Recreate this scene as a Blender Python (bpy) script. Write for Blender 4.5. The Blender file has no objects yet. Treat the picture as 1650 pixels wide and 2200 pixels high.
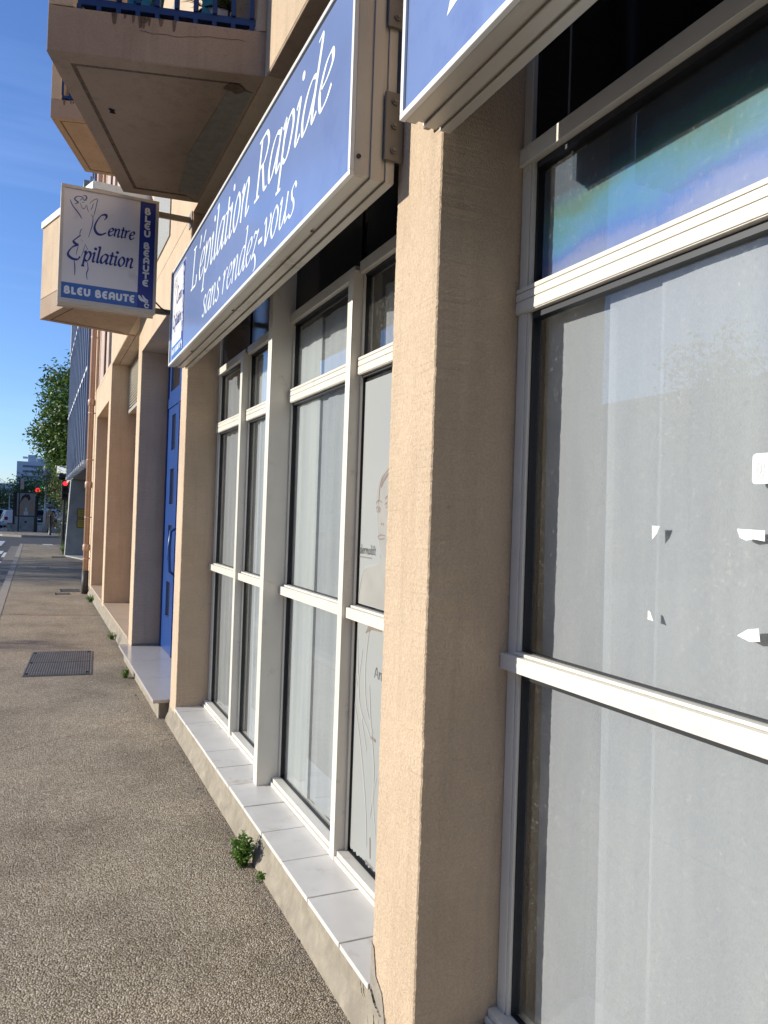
import bpy, bmesh, math, random
from mathutils import Vector, Matrix, Quaternion
R = math.radians
random.seed(7)
S = bpy.context.scene
COL = S.collection

# ------------------------------------------------------------------ camera
F_PX, W_PX = 1652.0, 1650.0
cam_d = bpy.data.cameras.new('camera')
cam = bpy.data.objects.new('camera', cam_d)
COL.objects.link(cam)
S.camera = cam
cam_d.sensor_fit = 'HORIZONTAL'
cam_d.sensor_width = 36.0
cam_d.lens = 36.0 * F_PX / W_PX
cam_d.clip_start, cam_d.clip_end = 0.05, 6000
ydir = Vector(((75 - 825) / F_PX, (1100 - 1092) / F_PX, 1)).normalized()   # street axis in camera space (x right, y up, z ahead)
up = Vector((0.038, 1, 0)); up = (up - ydir * up.dot(ydir)).normalized()
xdir = Vector((ydir.y * up.z - ydir.z * up.y, ydir.z * up.x - ydir.x * up.z, ydir.x * up.y - ydir.y * up.x))
if xdir.x < 0: xdir = -xdir
cr = Vector((xdir.x, ydir.x, up.x)); cu = Vector((xdir.y, ydir.y, up.y)); cf = Vector((xdir.z, ydir.z, up.z))
M = Matrix((cr, cu, -cf)).transposed().to_4x4()
CAM = Vector((-0.9952, 0, 1.6))
M.translation = CAM
cam.matrix_world = M

# ------------------------------------------------------------------ light
SUN = Vector((1, -0.36, -0.31)).normalized()          # direction the light travels
ELEV = math.asin(-SUN.z)
w = bpy.data.worlds.new('World'); S.world = w; w.use_nodes = True
wn = w.node_tree; wl = wn.links
sky = wn.nodes.new('ShaderNodeTexSky'); sky.sky_type = 'NISHITA'; sky.sun_disc = False
sky.sun_elevation = ELEV; sky.sun_rotation = math.atan2(-SUN.x, -SUN.y)
sky.air_density = 1.0; sky.dust_density = 0.15; sky.ozone_density = 3.5
tc = wn.nodes.new('ShaderNodeTexCoord')
mp = wn.nodes.new('ShaderNodeMapping'); mp.inputs['Scale'].default_value = (1.0, 2.2, 14.0); mp.inputs['Rotation'].default_value = (0.18, 0.12, 0.3)
nz = wn.nodes.new('ShaderNodeTexNoise'); nz.inputs['Scale'].default_value = 1.5; nz.inputs['Detail'].default_value = 6; nz.inputs['Roughness'].default_value = 0.55
rp = wn.nodes.new('ShaderNodeValToRGB'); rp.color_ramp.elements[0].position = 0.50; rp.color_ramp.elements[1].position = 0.78
rp.color_ramp.elements[1].color = (0.07, 0.07, 0.07, 1)
mxw = wn.nodes.new('ShaderNodeMixRGB'); mxw.inputs[2].default_value = (7.5, 8.2, 9.4, 1)
wl.new(tc.outputs['Generated'], mp.inputs['Vector']); wl.new(mp.outputs[0], nz.inputs['Vector']); wl.new(nz.outputs['Fac'], rp.inputs['Fac'])
wl.new(rp.outputs[0], mxw.inputs[0]); wl.new(sky.outputs[0], mxw.inputs[1]); tint = wn.nodes.new('ShaderNodeMixRGB'); tint.blend_type = 'MULTIPLY'; tint.inputs[0].default_value = 1; tint.inputs[2].default_value = (0.87, 0.97, 1.27, 1)
wl.new(mxw.outputs[0], tint.inputs[1]); wl.new(tint.outputs[0], wn.nodes['Background'].inputs[0])
wn.nodes['Background'].inputs[1].default_value = 0.142
sl = bpy.data.lights.new('sun', 'SUN'); sl.energy = 5.0; sl.angle = R(0.5); sl.color = (1.0, 0.955, 0.84)
so = bpy.data.objects.new('sun', sl); COL.objects.link(so); so.rotation_euler = SUN.to_track_quat('-Z', 'Y').to_euler(); so.location = (-20, 8, 12)
S.view_settings.view_transform = 'Standard'; S.view_settings.look = 'None'
S.view_settings.exposure = 0.30; S.view_settings.gamma = 1.0
S.cycles.max_bounces = 8; S.cycles.transparent_max_bounces = 24; S.cycles.glossy_bounces = 4
S.cycles.use_denoising = True

# ------------------------------------------------------------------ materials
def new_mat(name):
    m = bpy.data.materials.new(name); m.use_nodes = True
    return m, m.node_tree, m.node_tree.nodes['Principled BSDF']
def N(nt, t, **kw):
    n = nt.nodes.new(t)
    for k, v in kw.items():
        if k in n.inputs: n.inputs[k].default_value = v
        else: setattr(n, k, v)
    return n
def coords(nt, scale=(1, 1, 1), rot=(0, 0, 0)):
    g = N(nt, 'ShaderNodeNewGeometry')
    m = N(nt, 'ShaderNodeMapping'); m.inputs['Scale'].default_value = scale; m.inputs['Rotation'].default_value = rot
    nt.links.new(g.outputs['Position'], m.inputs['Vector']); return m.outputs[0]
def ramp(nt, fac, stops):
    r = N(nt, 'ShaderNodeValToRGB'); e = r.color_ramp.elements
    while len(e) < len(stops): e.new(0.5)
    for i, (p, c) in enumerate(stops):
        e[i].position = p; e[i].color = (*c, 1) if len(c) == 3 else c
    nt.links.new(fac, r.inputs[0]); return r.outputs[0]
def noise(nt, vec, scale, detail=4, rough=0.55, dist=0.0):
    n = N(nt, 'ShaderNodeTexNoise', Scale=scale, Detail=detail, Roughness=rough, Distortion=dist)
    nt.links.new(vec, n.inputs['Vector']); return n.outputs['Fac']
def mix(nt, fac, a, b, mode='MIX'):
    m = N(nt, 'ShaderNodeMixRGB', blend_type=mode)
    for i, v in ((0, fac), (1, a), (2, b)):
        if hasattr(v, 'is_linked') or isinstance(v, bpy.types.NodeSocket): nt.links.new(v, m.inputs[i])
        elif i == 0: m.inputs[0].default_value = v
        else: m.inputs[i].default_value = (*v, 1)
    return m.outputs[0]
def bump(nt, b, h, strength, dist=0.01, prev=None):
    n = N(nt, 'ShaderNodeBump', Strength=strength, Distance=dist); nt.links.new(h, n.inputs['Height'])
    if prev is not None: nt.links.new(prev, n.inputs['Normal'])
    if b: nt.links.new(n.outputs[0], b.inputs['Normal'])
    return n.outputs[0]
def sc(c, k): return tuple(min(1, x * k) for x in c)

def plain(name, c, rough=0.5, metal=0.0, var=0.12, nscale=6.0, bs=0.0, bscale=200.0, spec=0.5, stretch=(1, 1, 1), dirt=None):
    m, nt, b = new_mat(name)
    v = coords(nt, stretch)
    f = noise(nt, v, nscale, 5)
    col = ramp(nt, f, [(0.3, sc(c, 1 - var)), (0.7, sc(c, 1 + var))])
    if dirt:
        f2 = noise(nt, coords(nt), dirt[1], 6, 0.7)
        k = ramp(nt, f2, [(dirt[2], (0, 0, 0)), (dirt[2] + 0.16, (1, 1, 1))])
        col = mix(nt, k, col, dirt[0])
    nt.links.new(col, b.inputs['Base Color'])
    b.inputs['Roughness'].default_value = rough; b.inputs['Metallic'].default_value = metal
    b.inputs['Specular IOR Level'].default_value = spec
    if bs: bump(nt, b, noise(nt, coords(nt), bscale, 3), bs, 0.004)
    return m

def stucco(name, c, bs=0.6, stain=0.35):
    m, nt, b = new_mat(name)
    v = coords(nt)
    base = ramp(nt, noise(nt, v, 2.2, 6, 0.6), [(0.25, sc(c, 0.86)), (0.75, sc(c, 1.1))])
    fine = ramp(nt, noise(nt, v, 140, 4, 0.7), [(0.3, (0.86, 0.84, 0.82)), (0.65, (1.06, 1.06, 1.06))])
    col = mix(nt, 1.0, base, fine, 'MULTIPLY')
    # vertical streaks of grime
    st = ramp(nt, noise(nt, coords(nt, (14, 14, 0.9)), 1.0, 5, 0.6), [(0.52, (0, 0, 0)), (0.78, (stain, stain, stain))])
    col = mix(nt, st, col, sc(c, 0.52))
    sp = ramp(nt, noise(nt, v, 26, 3, 0.5), [(0.745, (0, 0, 0)), (0.80, (0.55, 0.55, 0.55))])
    col = mix(nt, sp, col, sc(c, 0.42))
    # a pale scuff here and there
    pf = ramp(nt, noise(nt, coords(nt, (3, 3, 1.2)), 1.7, 4), [(0.62, (0, 0, 0)), (0.75, (0.25, 0.25, 0.25))])
    col = mix(nt, pf, col, sc(c, 1.22))
    ve = N(nt, 'ShaderNodeTexVoronoi', Scale=2.3, feature='DISTANCE_TO_EDGE')
    wv = N(nt, 'ShaderNodeMixRGB', blend_type='ADD'); wv.inputs[0].default_value = 0.35; nn = N(nt, 'ShaderNodeTexNoise', Scale=5.0, Detail=5.0); nt.links.new(v, nn.inputs['Vector'])
    nt.links.new(v, wv.inputs[1]); nt.links.new(nn.outputs['Color'], wv.inputs[2]); nt.links.new(wv.outputs[0], ve.inputs['Vector'])
    ck = ramp(nt, ve.outputs['Distance'], [(0.0, (0.5, 0.5, 0.5)), (0.004, (0, 0, 0))])
    mk = ramp(nt, noise(nt, v, 1.1, 3), [(0.58, (0, 0, 0)), (0.64, (1, 1, 1))])
    col = mix(nt, mix(nt, 1.0, ck, mk, 'MULTIPLY'), col, sc(c, 0.40))
    nt.links.new(col, b.inputs['Base Color']); b.inputs['Roughness'].default_value = 0.92; b.inputs['Specular IOR Level'].default_value = 0.15
    n1 = bump(nt, None, noise(nt, coords(nt, (1, 1, 0.6)), 95, 6, 0.66, 1.8), min(1, bs * 1.4), 0.009)
    bump(nt, b, noise(nt, v, 14, 3), bs * 0.5, 0.01, n1)
    return m

def pebbles():
    m, nt, b = new_mat('washed_aggregate')
    v = coords(nt)
    wv = N(nt, 'ShaderNodeMixRGB', blend_type='ADD'); wv.inputs[0].default_value = 0.006
    nn = N(nt, 'ShaderNodeTexNoise', Scale=60, Detail=2); nt.links.new(v, nn.inputs['Vector'])
    nt.links.new(v, wv.inputs[1]); nt.links.new(nn.outputs['Color'], wv.inputs[2])
    def vor(scale):
        o = N(nt, 'ShaderNodeTexVoronoi', Scale=scale, Randomness=1.0); nt.links.new(wv.outputs[0], o.inputs['Vector']); return o
    v1 = vor(138)
    hue = ramp(nt, v1.outputs['Color'], [(0.05, (0.23, 0.18, 0.124)), (0.32, (0.37, 0.305, 0.22)), (0.6, (0.485, 0.41, 0.305)), (0.84, (0.62, 0.55, 0.445)), (0.99, (0.80, 0.75, 0.66))])
    edge = ramp(nt, v1.outputs['Distance'], [(0.36, (1.08, 1.07, 1.05)), (0.72, (0.50, 0.46, 0.40))])
    col = mix(nt, 1.0, hue, edge, 'MULTIPLY')
    big = ramp(nt, noise(nt, v, 1.1, 7, 0.65), [(0.30, (0.62, 0.60, 0.57)), (0.5, (0.95, 0.94, 0.93)), (0.72, (1.14, 1.12, 1.08))])
    col = mix(nt, 1.0, col, big, 'MULTIPLY')
    spots = ramp(nt, noise(nt, v, 5.5, 3, 0.5), [(0.70, (0, 0, 0)), (0.76, (0.35, 0.35, 0.35))])
    col = mix(nt, spots, col, (0.11, 0.095, 0.08))
    # grime collected along the foot of the wall
    sep = N(nt, 'ShaderNodeSeparateXYZ'); nt.links.new(v, sep.inputs[0])
    add = N(nt, 'ShaderNodeMath', operation='ADD'); nt.links.new(sep.outputs['X'], add.inputs[0])
    ns = N(nt, 'ShaderNodeMath', operation='MULTIPLY'); nt.links.new(noise(nt, v, 3.5, 5, 0.6), ns.inputs[0]); ns.inputs[1].default_value = 0.35
    nt.links.new(ns.outputs[0], add.inputs[1])
    gr = ramp(nt, add.outputs[0], [(0.02, (0, 0, 0)), (0.19, (0.5, 0.5, 0.5))])
    col = mix(nt, gr, col, (0.20, 0.17, 0.14))
    nt.links.new(col, b.inputs['Base Color']); b.inputs['Roughness'].default_value = 0.75; b.inputs['Specular IOR Level'].default_value = 0.3
    inv = N(nt, 'ShaderNodeMath', operation='SUBTRACT'); inv.inputs[0].default_value = 1.0; nt.links.new(v1.outputs['Distance'], inv.inputs[1])
    pw = N(nt, 'ShaderNodeMath', operation='POWER'); nt.links.new(inv.outputs[0], pw.inputs[0]); pw.inputs[1].default_value = 0.7
    n1 = bump(nt, None, pw.outputs[0], 0.95, 0.009)
    bump(nt, b, noise(nt, v, 9, 3), 0.25, 0.02, n1)
    return m

def glass_mat(name, tint=(0.88, 0.9, 0.905), k=1.5, rough=0.0, dust=0.06, ior=1.5):
    m, nt, b = new_mat(name); nt.nodes.remove(b)
    out = nt.nodes['Material Output']
    tr = N(nt, 'ShaderNodeBsdfTransparent'); tr.inputs[0].default_value = (*tint, 1)
    gl = N(nt, 'ShaderNodeBsdfGlossy', Roughness=rough)
    wob = noise(nt, coords(nt), 1.6, 2); bp = N(nt, 'ShaderNodeBump', Strength=0.02, Distance=0.02); nt.links.new(wob, bp.inputs['Height']); nt.links.new(bp.outputs[0], gl.inputs['Normal'])
    fr = N(nt, 'ShaderNodeFresnel', IOR=ior); mu = N(nt, 'ShaderNodeMath', operation='MULTIPLY', use_clamp=True); mu.inputs[1].default_value = k
    nt.links.new(fr.outputs[0], mu.inputs[0])
    df = N(nt, 'ShaderNodeBsdfDiffuse'); df.inputs[0].default_value = (0.6, 0.58, 0.52, 1)
    dn = noise(nt, coords(nt), 70, 6, 0.8)
    dr = ramp(nt, dn, [(0.55, (dust * 0.5,) * 3), (0.72, (dust * 3,) * 3)])
    # smeared patches and small dried specks
    pt = ramp(nt, noise(nt, coords(nt, (1, 1.6, 0.7)), 2.4, 5, 0.65, 0.8), [(0.35, (0.35, 0.35, 0.35)), (0.7, (1.9, 1.9, 1.9))])
    dr = mix(nt, 1.0, dr, pt, 'MULTIPLY')
    vs_ = N(nt, 'ShaderNodeTexVoronoi', Scale=34.0); nt.links.new(coords(nt), vs_.inputs['Vector'])
    sp_ = ramp(nt, vs_.outputs['Distance'], [(0.035, (0.55, 0.55, 0.55)), (0.06, (0, 0, 0))])
    se_ = N(nt, 'ShaderNodeSeparateColor'); nt.links.new(vs_.outputs['Color'], se_.inputs[0]); sk_ = ramp(nt, se_.outputs[0], [(0.80, (0, 0, 0)), (0.82, (1, 1, 1))])
    dr = mix(nt, 1.0, dr, mix(nt, 1.0, sp_, sk_, 'MULTIPLY'), 'ADD')
    m0 = N(nt, 'ShaderNodeMixShader'); nt.links.new(dr, m0.inputs[0]); nt.links.new(tr.outputs[0], m0.inputs[1]); nt.links.new(df.outputs[0], m0.inputs[2])
    mx = N(nt, 'ShaderNodeMixShader')
    nt.links.new(mu.outputs[0], mx.inputs[0]); nt.links.new(m0.outputs[0], mx.inputs[1]); nt.links.new(gl.outputs[0], mx.inputs[2]); nt.links.new(mx.outputs[0], out.inputs[0])
    return m

def cloth_mat(name, c, see=0.0, trans=0.35):
    m, nt, b = new_mat(name); nt.nodes.remove(b); out = nt.nodes['Material Output']
    v = coords(nt)
    weave = ramp(nt, noise(nt, coords(nt, (1, 1, 0.35)), 420, 3, 0.7), [(0.3, sc(c, 0.88)), (0.7, sc(c, 1.08))])
    big = ramp(nt, noise(nt, coords(nt, (1, 3.5, 0.3)), 2.2, 4), [(0.3, (0.9, 0.9, 0.92)), (0.7, (1.05, 1.05, 1.03))])
    col = mix(nt, 1.0, weave, big, 'MULTIPLY')
    df = N(nt, 'ShaderNodeBsdfDiffuse'); tl = N(nt, 'ShaderNodeBsdfTranslucent'); tr = N(nt, 'ShaderNodeBsdfTransparent')
    nt.links.new(col, df.inputs[0]); nt.links.new(col, tl.inputs[0])
    a = N(nt, 'ShaderNodeMixShader'); a.inputs[0].default_value = trans; nt.links.new(df.outputs[0], a.inputs[1]); nt.links.new(tl.outputs[0], a.inputs[2])
    c2 = N(nt, 'ShaderNodeMixShader'); c2.inputs[0].default_value = see; nt.links.new(a.outputs[0], c2.inputs[1]); nt.links.new(tr.outputs[0], c2.inputs[2])
    nt.links.new(c2.outputs[0], out.inputs[0]); return m

def sheen_mat():  # rainbow sheen of the pane painted as fixed colour bands
    m, nt, b = new_mat('painted_sheen')
    v = coords(nt)
    sep = N(nt, 'ShaderNodeSeparateXYZ'); nt.links.new(v, sep.inputs[0])
    # band height measured from a line that rises towards the near end of the pane
    a = N(nt, 'ShaderNodeMath', operation='MULTIPLY_ADD'); nt.links.new(sep.outputs['Y'], a.inputs[0]); a.inputs[1].default_value = 0.03
    nt.links.new(sep.outputs['Z'], a.inputs[2])
    wv = noise(nt, coords(nt, (1, 4.5, 9)), 1.0, 5, 0.6); b2 = N(nt, 'ShaderNodeMath', operation='MULTIPLY_ADD'); nt.links.new(wv, b2.inputs[0]); b2.inputs[1].default_value = 0.20; nt.links.new(a.outputs[0], b2.inputs[2])
    fi = noise(nt, coords(nt, (1, 160, 24)), 1.0, 3, 0.6); b3 = N(nt, 'ShaderNodeMath', operation='MULTIPLY_ADD'); nt.links.new(fi, b3.inputs[0]); b3.inputs[1].default_value = 0.05; nt.links.new(b2.outputs[0], b3.inputs[2])
    mr = N(nt, 'ShaderNodeMapRange'); mr.inputs['From Min'].default_value = 2.33; mr.inputs['From Max'].default_value = 2.72; nt.links.new(b3.outputs[0], mr.inputs[0])
    col = ramp(nt, mr.outputs[0], [(0.0, (0.20, 0.26, 0.37)), (0.30, (0.20, 0.24, 0.40)), (0.44, (0.16, 0.20, 0.40)), (0.52, (0.06, 0.15, 0.40)), (0.62, (0.06, 0.20, 0.36)), (0.74, (0.05, 0.19, 0.25)), (0.84, (0.055, 0.15, 0.13)), (0.94, (0.04, 0.10, 0.15)), (1.0, (0.04, 0.06, 0.09))])
    nt.links.new(col, b.inputs['Base Color']); b.inputs['Roughness'].default_value = 0.35
    return m

def letters_mat(name, c, rough=0.4): return plain(name, c, rough, 0, 0.03, 3)

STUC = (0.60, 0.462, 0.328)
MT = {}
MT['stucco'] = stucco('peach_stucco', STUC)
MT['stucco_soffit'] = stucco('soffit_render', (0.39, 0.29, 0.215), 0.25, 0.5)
MT['stucco_brown'] = stucco('dusky_render', (0.27, 0.215, 0.19), 0.3, 0.2)
MT['pebbles'] = pebbles()
MT['plinth'] = plain('plinth_mortar', (0.30, 0.262, 0.205), 0.95, 0, 0.14, 18, 0.15, 160, 0.1, dirt=((0.235, 0.203, 0.16), 7, 0.47))
MT['mortar'] = plain('grey_mortar', (0.27, 0.24, 0.20), 0.95, 0, 0.15, 20, 0.8, 90, 0.1)
MT['grime'] = plain('rain_grime', (0.16, 0.115, 0.085), 1.0, 0, 0.3, 40, spec=0)
MT['crack'] = plain('dark_crack', (0.025, 0.022, 0.02), 1.0, 0, 0.2, 30, spec=0)
MT['tile'] = plain('white_tile', (0.63, 0.60, 0.555), 0.35, 0, 0.07, 6, dirt=((0.47, 0.405, 0.33), 7, 0.575))
MT['tile_tan'] = plain('tan_tile', (0.48, 0.38, 0.28), 0.4, 0, 0.1, 4, dirt=((0.32, 0.25, 0.19), 4, 0.58))
MT['marble'] = plain('grey_marble', (0.50, 0.46, 0.42), 0.18, 0, 0.08, 3, stretch=(1, 0.3, 1), dirt=((0.62, 0.60, 0.58), 6, 0.66))
MT['frame'] = plain('cream_aluminium', (0.66, 0.62, 0.54), 0.34, 0, 0.06, 3, 0.04, 40, 0.5, dirt=((0.50, 0.45, 0.36), 11, 0.60))
MT['gasket'] = plain('black_gasket', (0.012, 0.013, 0.018), 0.5, 0, 0.1)
MT['alu'] = plain('anodised_aluminium', (0.50, 0.455, 0.39), 0.38, 0.25, 0.08, 2.5, 0.05, 30, 0.5, (1, 0.4, 1), dirt=((0.28, 0.24, 0.19), 5, 0.60))
MT['alu_dark'] = plain('grimy_aluminium', (0.21, 0.185, 0.155), 0.5, 0.3, 0.15, 3)
MT['trim'] = plain('bright_trim', (0.72, 0.70, 0.66), 0.3, 0.1, 0.05, 3)
MT['black_panel'] = plain('black_glass', (0.006, 0.007, 0.010), 0.10, 0, 0.1, spec=0.12)
MT['sign_blue'] = plain('sign_acrylic', (0.155, 0.215, 0.40), 0.22, 0, 0.10, 1.2, spec=0.5, dirt=((0.125, 0.175, 0.36), 2.2, 0.56))
MT['navy'] = plain('navy_vinyl', (0.012, 0.035, 0.26), 0.3, 0, 0.05)
MT['royal'] = plain('royal_vinyl', (0.03, 0.12, 0.40), 0.3, 0, 0.05)
MT['sign_white'] = plain('white_acrylic', (0.72, 0.69, 0.68), 0.35, 0, 0.06, 2, dirt=((0.55, 0.51, 0.50), 3, 0.58))
MT['ink'] = letters_mat('blue_lettering', (0.014, 0.035, 0.22))
MT['ink_light'] = letters_mat('faded_blue_lines', (0.06, 0.10, 0.27))
MT['letter_white'] = letters_mat('pale_lettering', (0.72, 0.75, 0.76))
MT['letter_grey'] = letters_mat('grey_lettering', (0.10, 0.10, 0.10))
MT['glass'] = glass_mat('window_glass')
MT['glass_far'] = glass_mat('tinted_glass', (0.7, 0.75, 0.78), 2.0)
MT['curtain'] = cloth_mat('sheer_curtain', (0.41, 0.415, 0.44), 0.03, 0.22)
MT['curtain_b'] = cloth_mat('sheer_curtain_pale', (0.50, 0.51, 0.535), 0.12, 0.22)
MT['curtain_pale'] = cloth_mat('white_sheer', (0.64, 0.66, 0.67), 0.12, 0.22)
MT['curtain_far'] = cloth_mat('bright_sheer', (0.52, 0.535, 0.555), 0.03, 0.22)
MT['film'] = sheen_mat()
MT['poster'] = plain('poster_paper', (0.285, 0.29, 0.28), 0.5, 0, 0.05, 1.5)
MT['poster_white'] = plain('poster_pale_line', (0.325, 0.325, 0.31), 0.5, 0, 0.03)
MT['poster_skin'] = plain('poster_skin_tone', (0.30, 0.285, 0.26), 0.5, 0, 0.08, 9)
MT['poster_brown'] = plain('poster_brown_ink', (0.20, 0.155, 0.13), 0.6, 0, 0.1)
MT['paper'] = plain('white_paper', (0.72, 0.73, 0.69), 0.6, 0, 0.08, 25)
MT['room'] = plain('dim_room', (0.10, 0.10, 0.095), 0.9)
MT['blue_paint'] = plain('blue_gloss_paint', (0.013, 0.054, 0.21), 0.3, 0, 0.08, 3, dirt=((0.03, 0.10, 0.30), 6, 0.6))
MT['rail_blue'] = plain('railing_blue', (0.009, 0.032, 0.13), 0.45, 0, 0.15, 8)
MT['turq'] = plain('turquoise_plastic', (0.05, 0.33, 0.45), 0.5, 0, 0.1)
MT['wood_teal'] = plain('teal_paint', (0.04, 0.20, 0.24), 0.6)
MT['basket'] = plain('white_basket', (0.62, 0.58, 0.55), 0.7)
MT['black_metal'] = plain('black_metal', (0.012, 0.013, 0.015), 0.4)
MT['leaf'] = None
MT['asphalt'] = plain('asphalt', (0.075, 0.072, 0.072), 0.85, 0, 0.2, 2.5, 0.5, 120, 0.3, dirt=((0.045, 0.044, 0.045), 0.6, 0.55))
MT['kerb'] = plain('kerb_concrete', (0.30, 0.265, 0.22), 0.9, 0, 0.15, 7, 0.4, 90)
MT['gutter'] = plain('gutter_concrete', (0.16, 0.145, 0.125), 0.9, 0, 0.15, 5)
MT['white_paint'] = plain('road_paint', (0.62, 0.62, 0.60), 0.7, 0, 0.08, 5, dirt=((0.3, 0.29, 0.28), 6, 0.6))
MT['iron'] = plain('cast_iron', (0.19, 0.175, 0.155), 0.55, 0.2, 0.25, 7, dirt=((0.25, 0.22, 0.18), 4, 0.54))
MT['pipe'] = plain('pipe_paint', (0.50, 0.315, 0.22), 0.45, 0, 0.1, 4, dirt=((0.36, 0.2, 0.12), 7, 0.64))
MT['pipe_iron'] = plain('pipe_iron', (0.06, 0.055, 0.05), 0.6)
MT['pebble_panel'] = plain('pebbledash', (0.30, 0.30, 0.29), 0.95, 0, 0.5, 90, 0.6, 90)
MT['pink_jamb'] = plain('pink_render', (0.46, 0.35, 0.29), 0.9)
MT['brown_wood'] = plain('brown_frame', (0.16, 0.10, 0.065), 0.6)
MT['concrete'] = plain('bare_concrete', (0.34, 0.34, 0.32), 0.9, 0, 0.14, 3, 0.3, 60, 0.2, dirt=((0.12, 0.12, 0.105), 1.3, 0.60))
MT['clad'] = plain('slate_cladding', (0.085, 0.105, 0.17), 0.35, 0.1, 0.12, 1.5)
MT['clad_rib'] = plain('blue_grey_rib', (0.22, 0.25, 0.34), 0.35, 0.2, 0.08)
MT['clad_white'] = plain('white_and_highlight', (0.72, 0.72, 0.70), 0.5)
MT['beige'] = plain('beige_render', (0.36, 0.31, 0.235), 0.9)
MT['brass'] = plain('brass_plaque', (0.46, 0.35, 0.07), 0.4, 0.3, 0.1)
MT['brass_dark'] = plain('plaque_engraving', (0.14, 0.10, 0.03), 0.6)
MT['hosp'] = plain('white_facade', (0.44, 0.47, 0.53), 0.8, 0, 0.04)
MT['hosp_win'] = plain('facade_window', (0.10, 0.125, 0.18), 0.3)
MT['hosp_blue'] = plain('blue_facade', (0.05, 0.12, 0.36), 0.5)
MT['green_b'] = plain('pale_green_facade', (0.42, 0.48, 0.46), 0.7)
MT['pole_grey'] = plain('pole_grey', (0.36, 0.35, 0.33), 0.5, 0.2)
MT['bark'] = plain('bark', (0.10, 0.075, 0.055), 0.95, 0, 0.3, 12, 0.8, 30)
MT['skin'] = plain('skin', (0.48, 0.29, 0.20), 0.6)
MT['hair'] = plain('dark_hair', (0.03, 0.022, 0.018), 0.6)
MT['coat'] = plain('camel_coat', (0.42, 0.27, 0.17), 0.9)
MT['trousers'] = plain('pale_trousers', (0.40, 0.34, 0.29), 0.9)
MT['bag'] = plain('tan_bag', (0.36, 0.21, 0.09), 0.7)
MT['carwhite'] = plain('white_car_paint', (0.62, 0.63, 0.64), 0.25)
MT['carred'] = plain('red_car_paint', (0.30, 0.03, 0.025), 0.25)
MT['cardark'] = plain('dark_car_paint', (0.035, 0.04, 0.05), 0.25)
MT['carsilver'] = plain('silver_car_paint', (0.36, 0.38, 0.40), 0.25, 0.3)
MT['rubber'] = plain('rubber', (0.02, 0.02, 0.02), 0.8)
MT['bin_grey'] = plain('bin_grey', (0.17, 0.18, 0.165), 0.7)
MT['tail_red'] = plain('tail_lens', (0.35, 0.015, 0.01), 0.25)
def emit(name, c, k):
    m, nt, b = new_mat(name)
    b.inputs['Base Color'].default_value = (*sc(c, 0.6), 1); b.inputs['Emission Color'].default_value = (*c, 1); b.inputs['Emission Strength'].default_value = k
    return m
MT['lamp_red'] = emit('lit_red_lens', (1.0, 0.02, 0.03), 2.5)
MT['lamp_green'] = emit('lit_green_sign', (0.05, 0.8, 0.25), 1.0)
def leaf_mat(name, a, b_, c):
    m, nt, b = new_mat(name)
    oi = N(nt, 'ShaderNodeNewGeometry')
    col = ramp(nt, oi.outputs['Random Per Island'], [(0.0, a), (0.5, b_), (1.0, c)])
    nt.links.new(col, b.inputs['Base Color']); b.inputs['Roughness'].default_value = 0.5
    out = nt.nodes['Material Output']; tl = N(nt, 'ShaderNodeBsdfTranslucent'); nt.links.new(col, tl.inputs[0])
    ms = N(nt, 'ShaderNodeMixShader'); ms.inputs[0].default_value = 0.35
    nt.links.new(b.outputs[0], ms.inputs[1]); nt.links.new(tl.outputs[0], ms.inputs[2]); nt.links.new(ms.outputs[0], out.inputs[0])
    return m
MT['leaf'] = leaf_mat('tree_leaves', (0.04, 0.085, 0.016), (0.085, 0.155, 0.028), (0.15, 0.22, 0.045))
MT['leaf_dark'] = leaf_mat('dark_leaves', (0.015, 0.034, 0.012), (0.03, 0.062, 0.018), (0.055, 0.09, 0.024))
MT['weed'] = leaf_mat('weed_leaves', (0.055, 0.13, 0.016), (0.10, 0.20, 0.028), (0.18, 0.29, 0.05))
MT['ivy'] = leaf_mat('ivy_leaves', (0.05, 0.085, 0.02), (0.10, 0.13, 0.03), (0.22, 0.16, 0.06))
MT['palm'] = leaf_mat('palm_fronds', (0.022, 0.045, 0.015), (0.045, 0.07, 0.022), (0.08, 0.10, 0.03))
MT['reed'] = leaf_mat('pot_leaves', (0.06, 0.10, 0.03), (0.12, 0.15, 0.05), (0.22, 0.20, 0.09))

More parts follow.
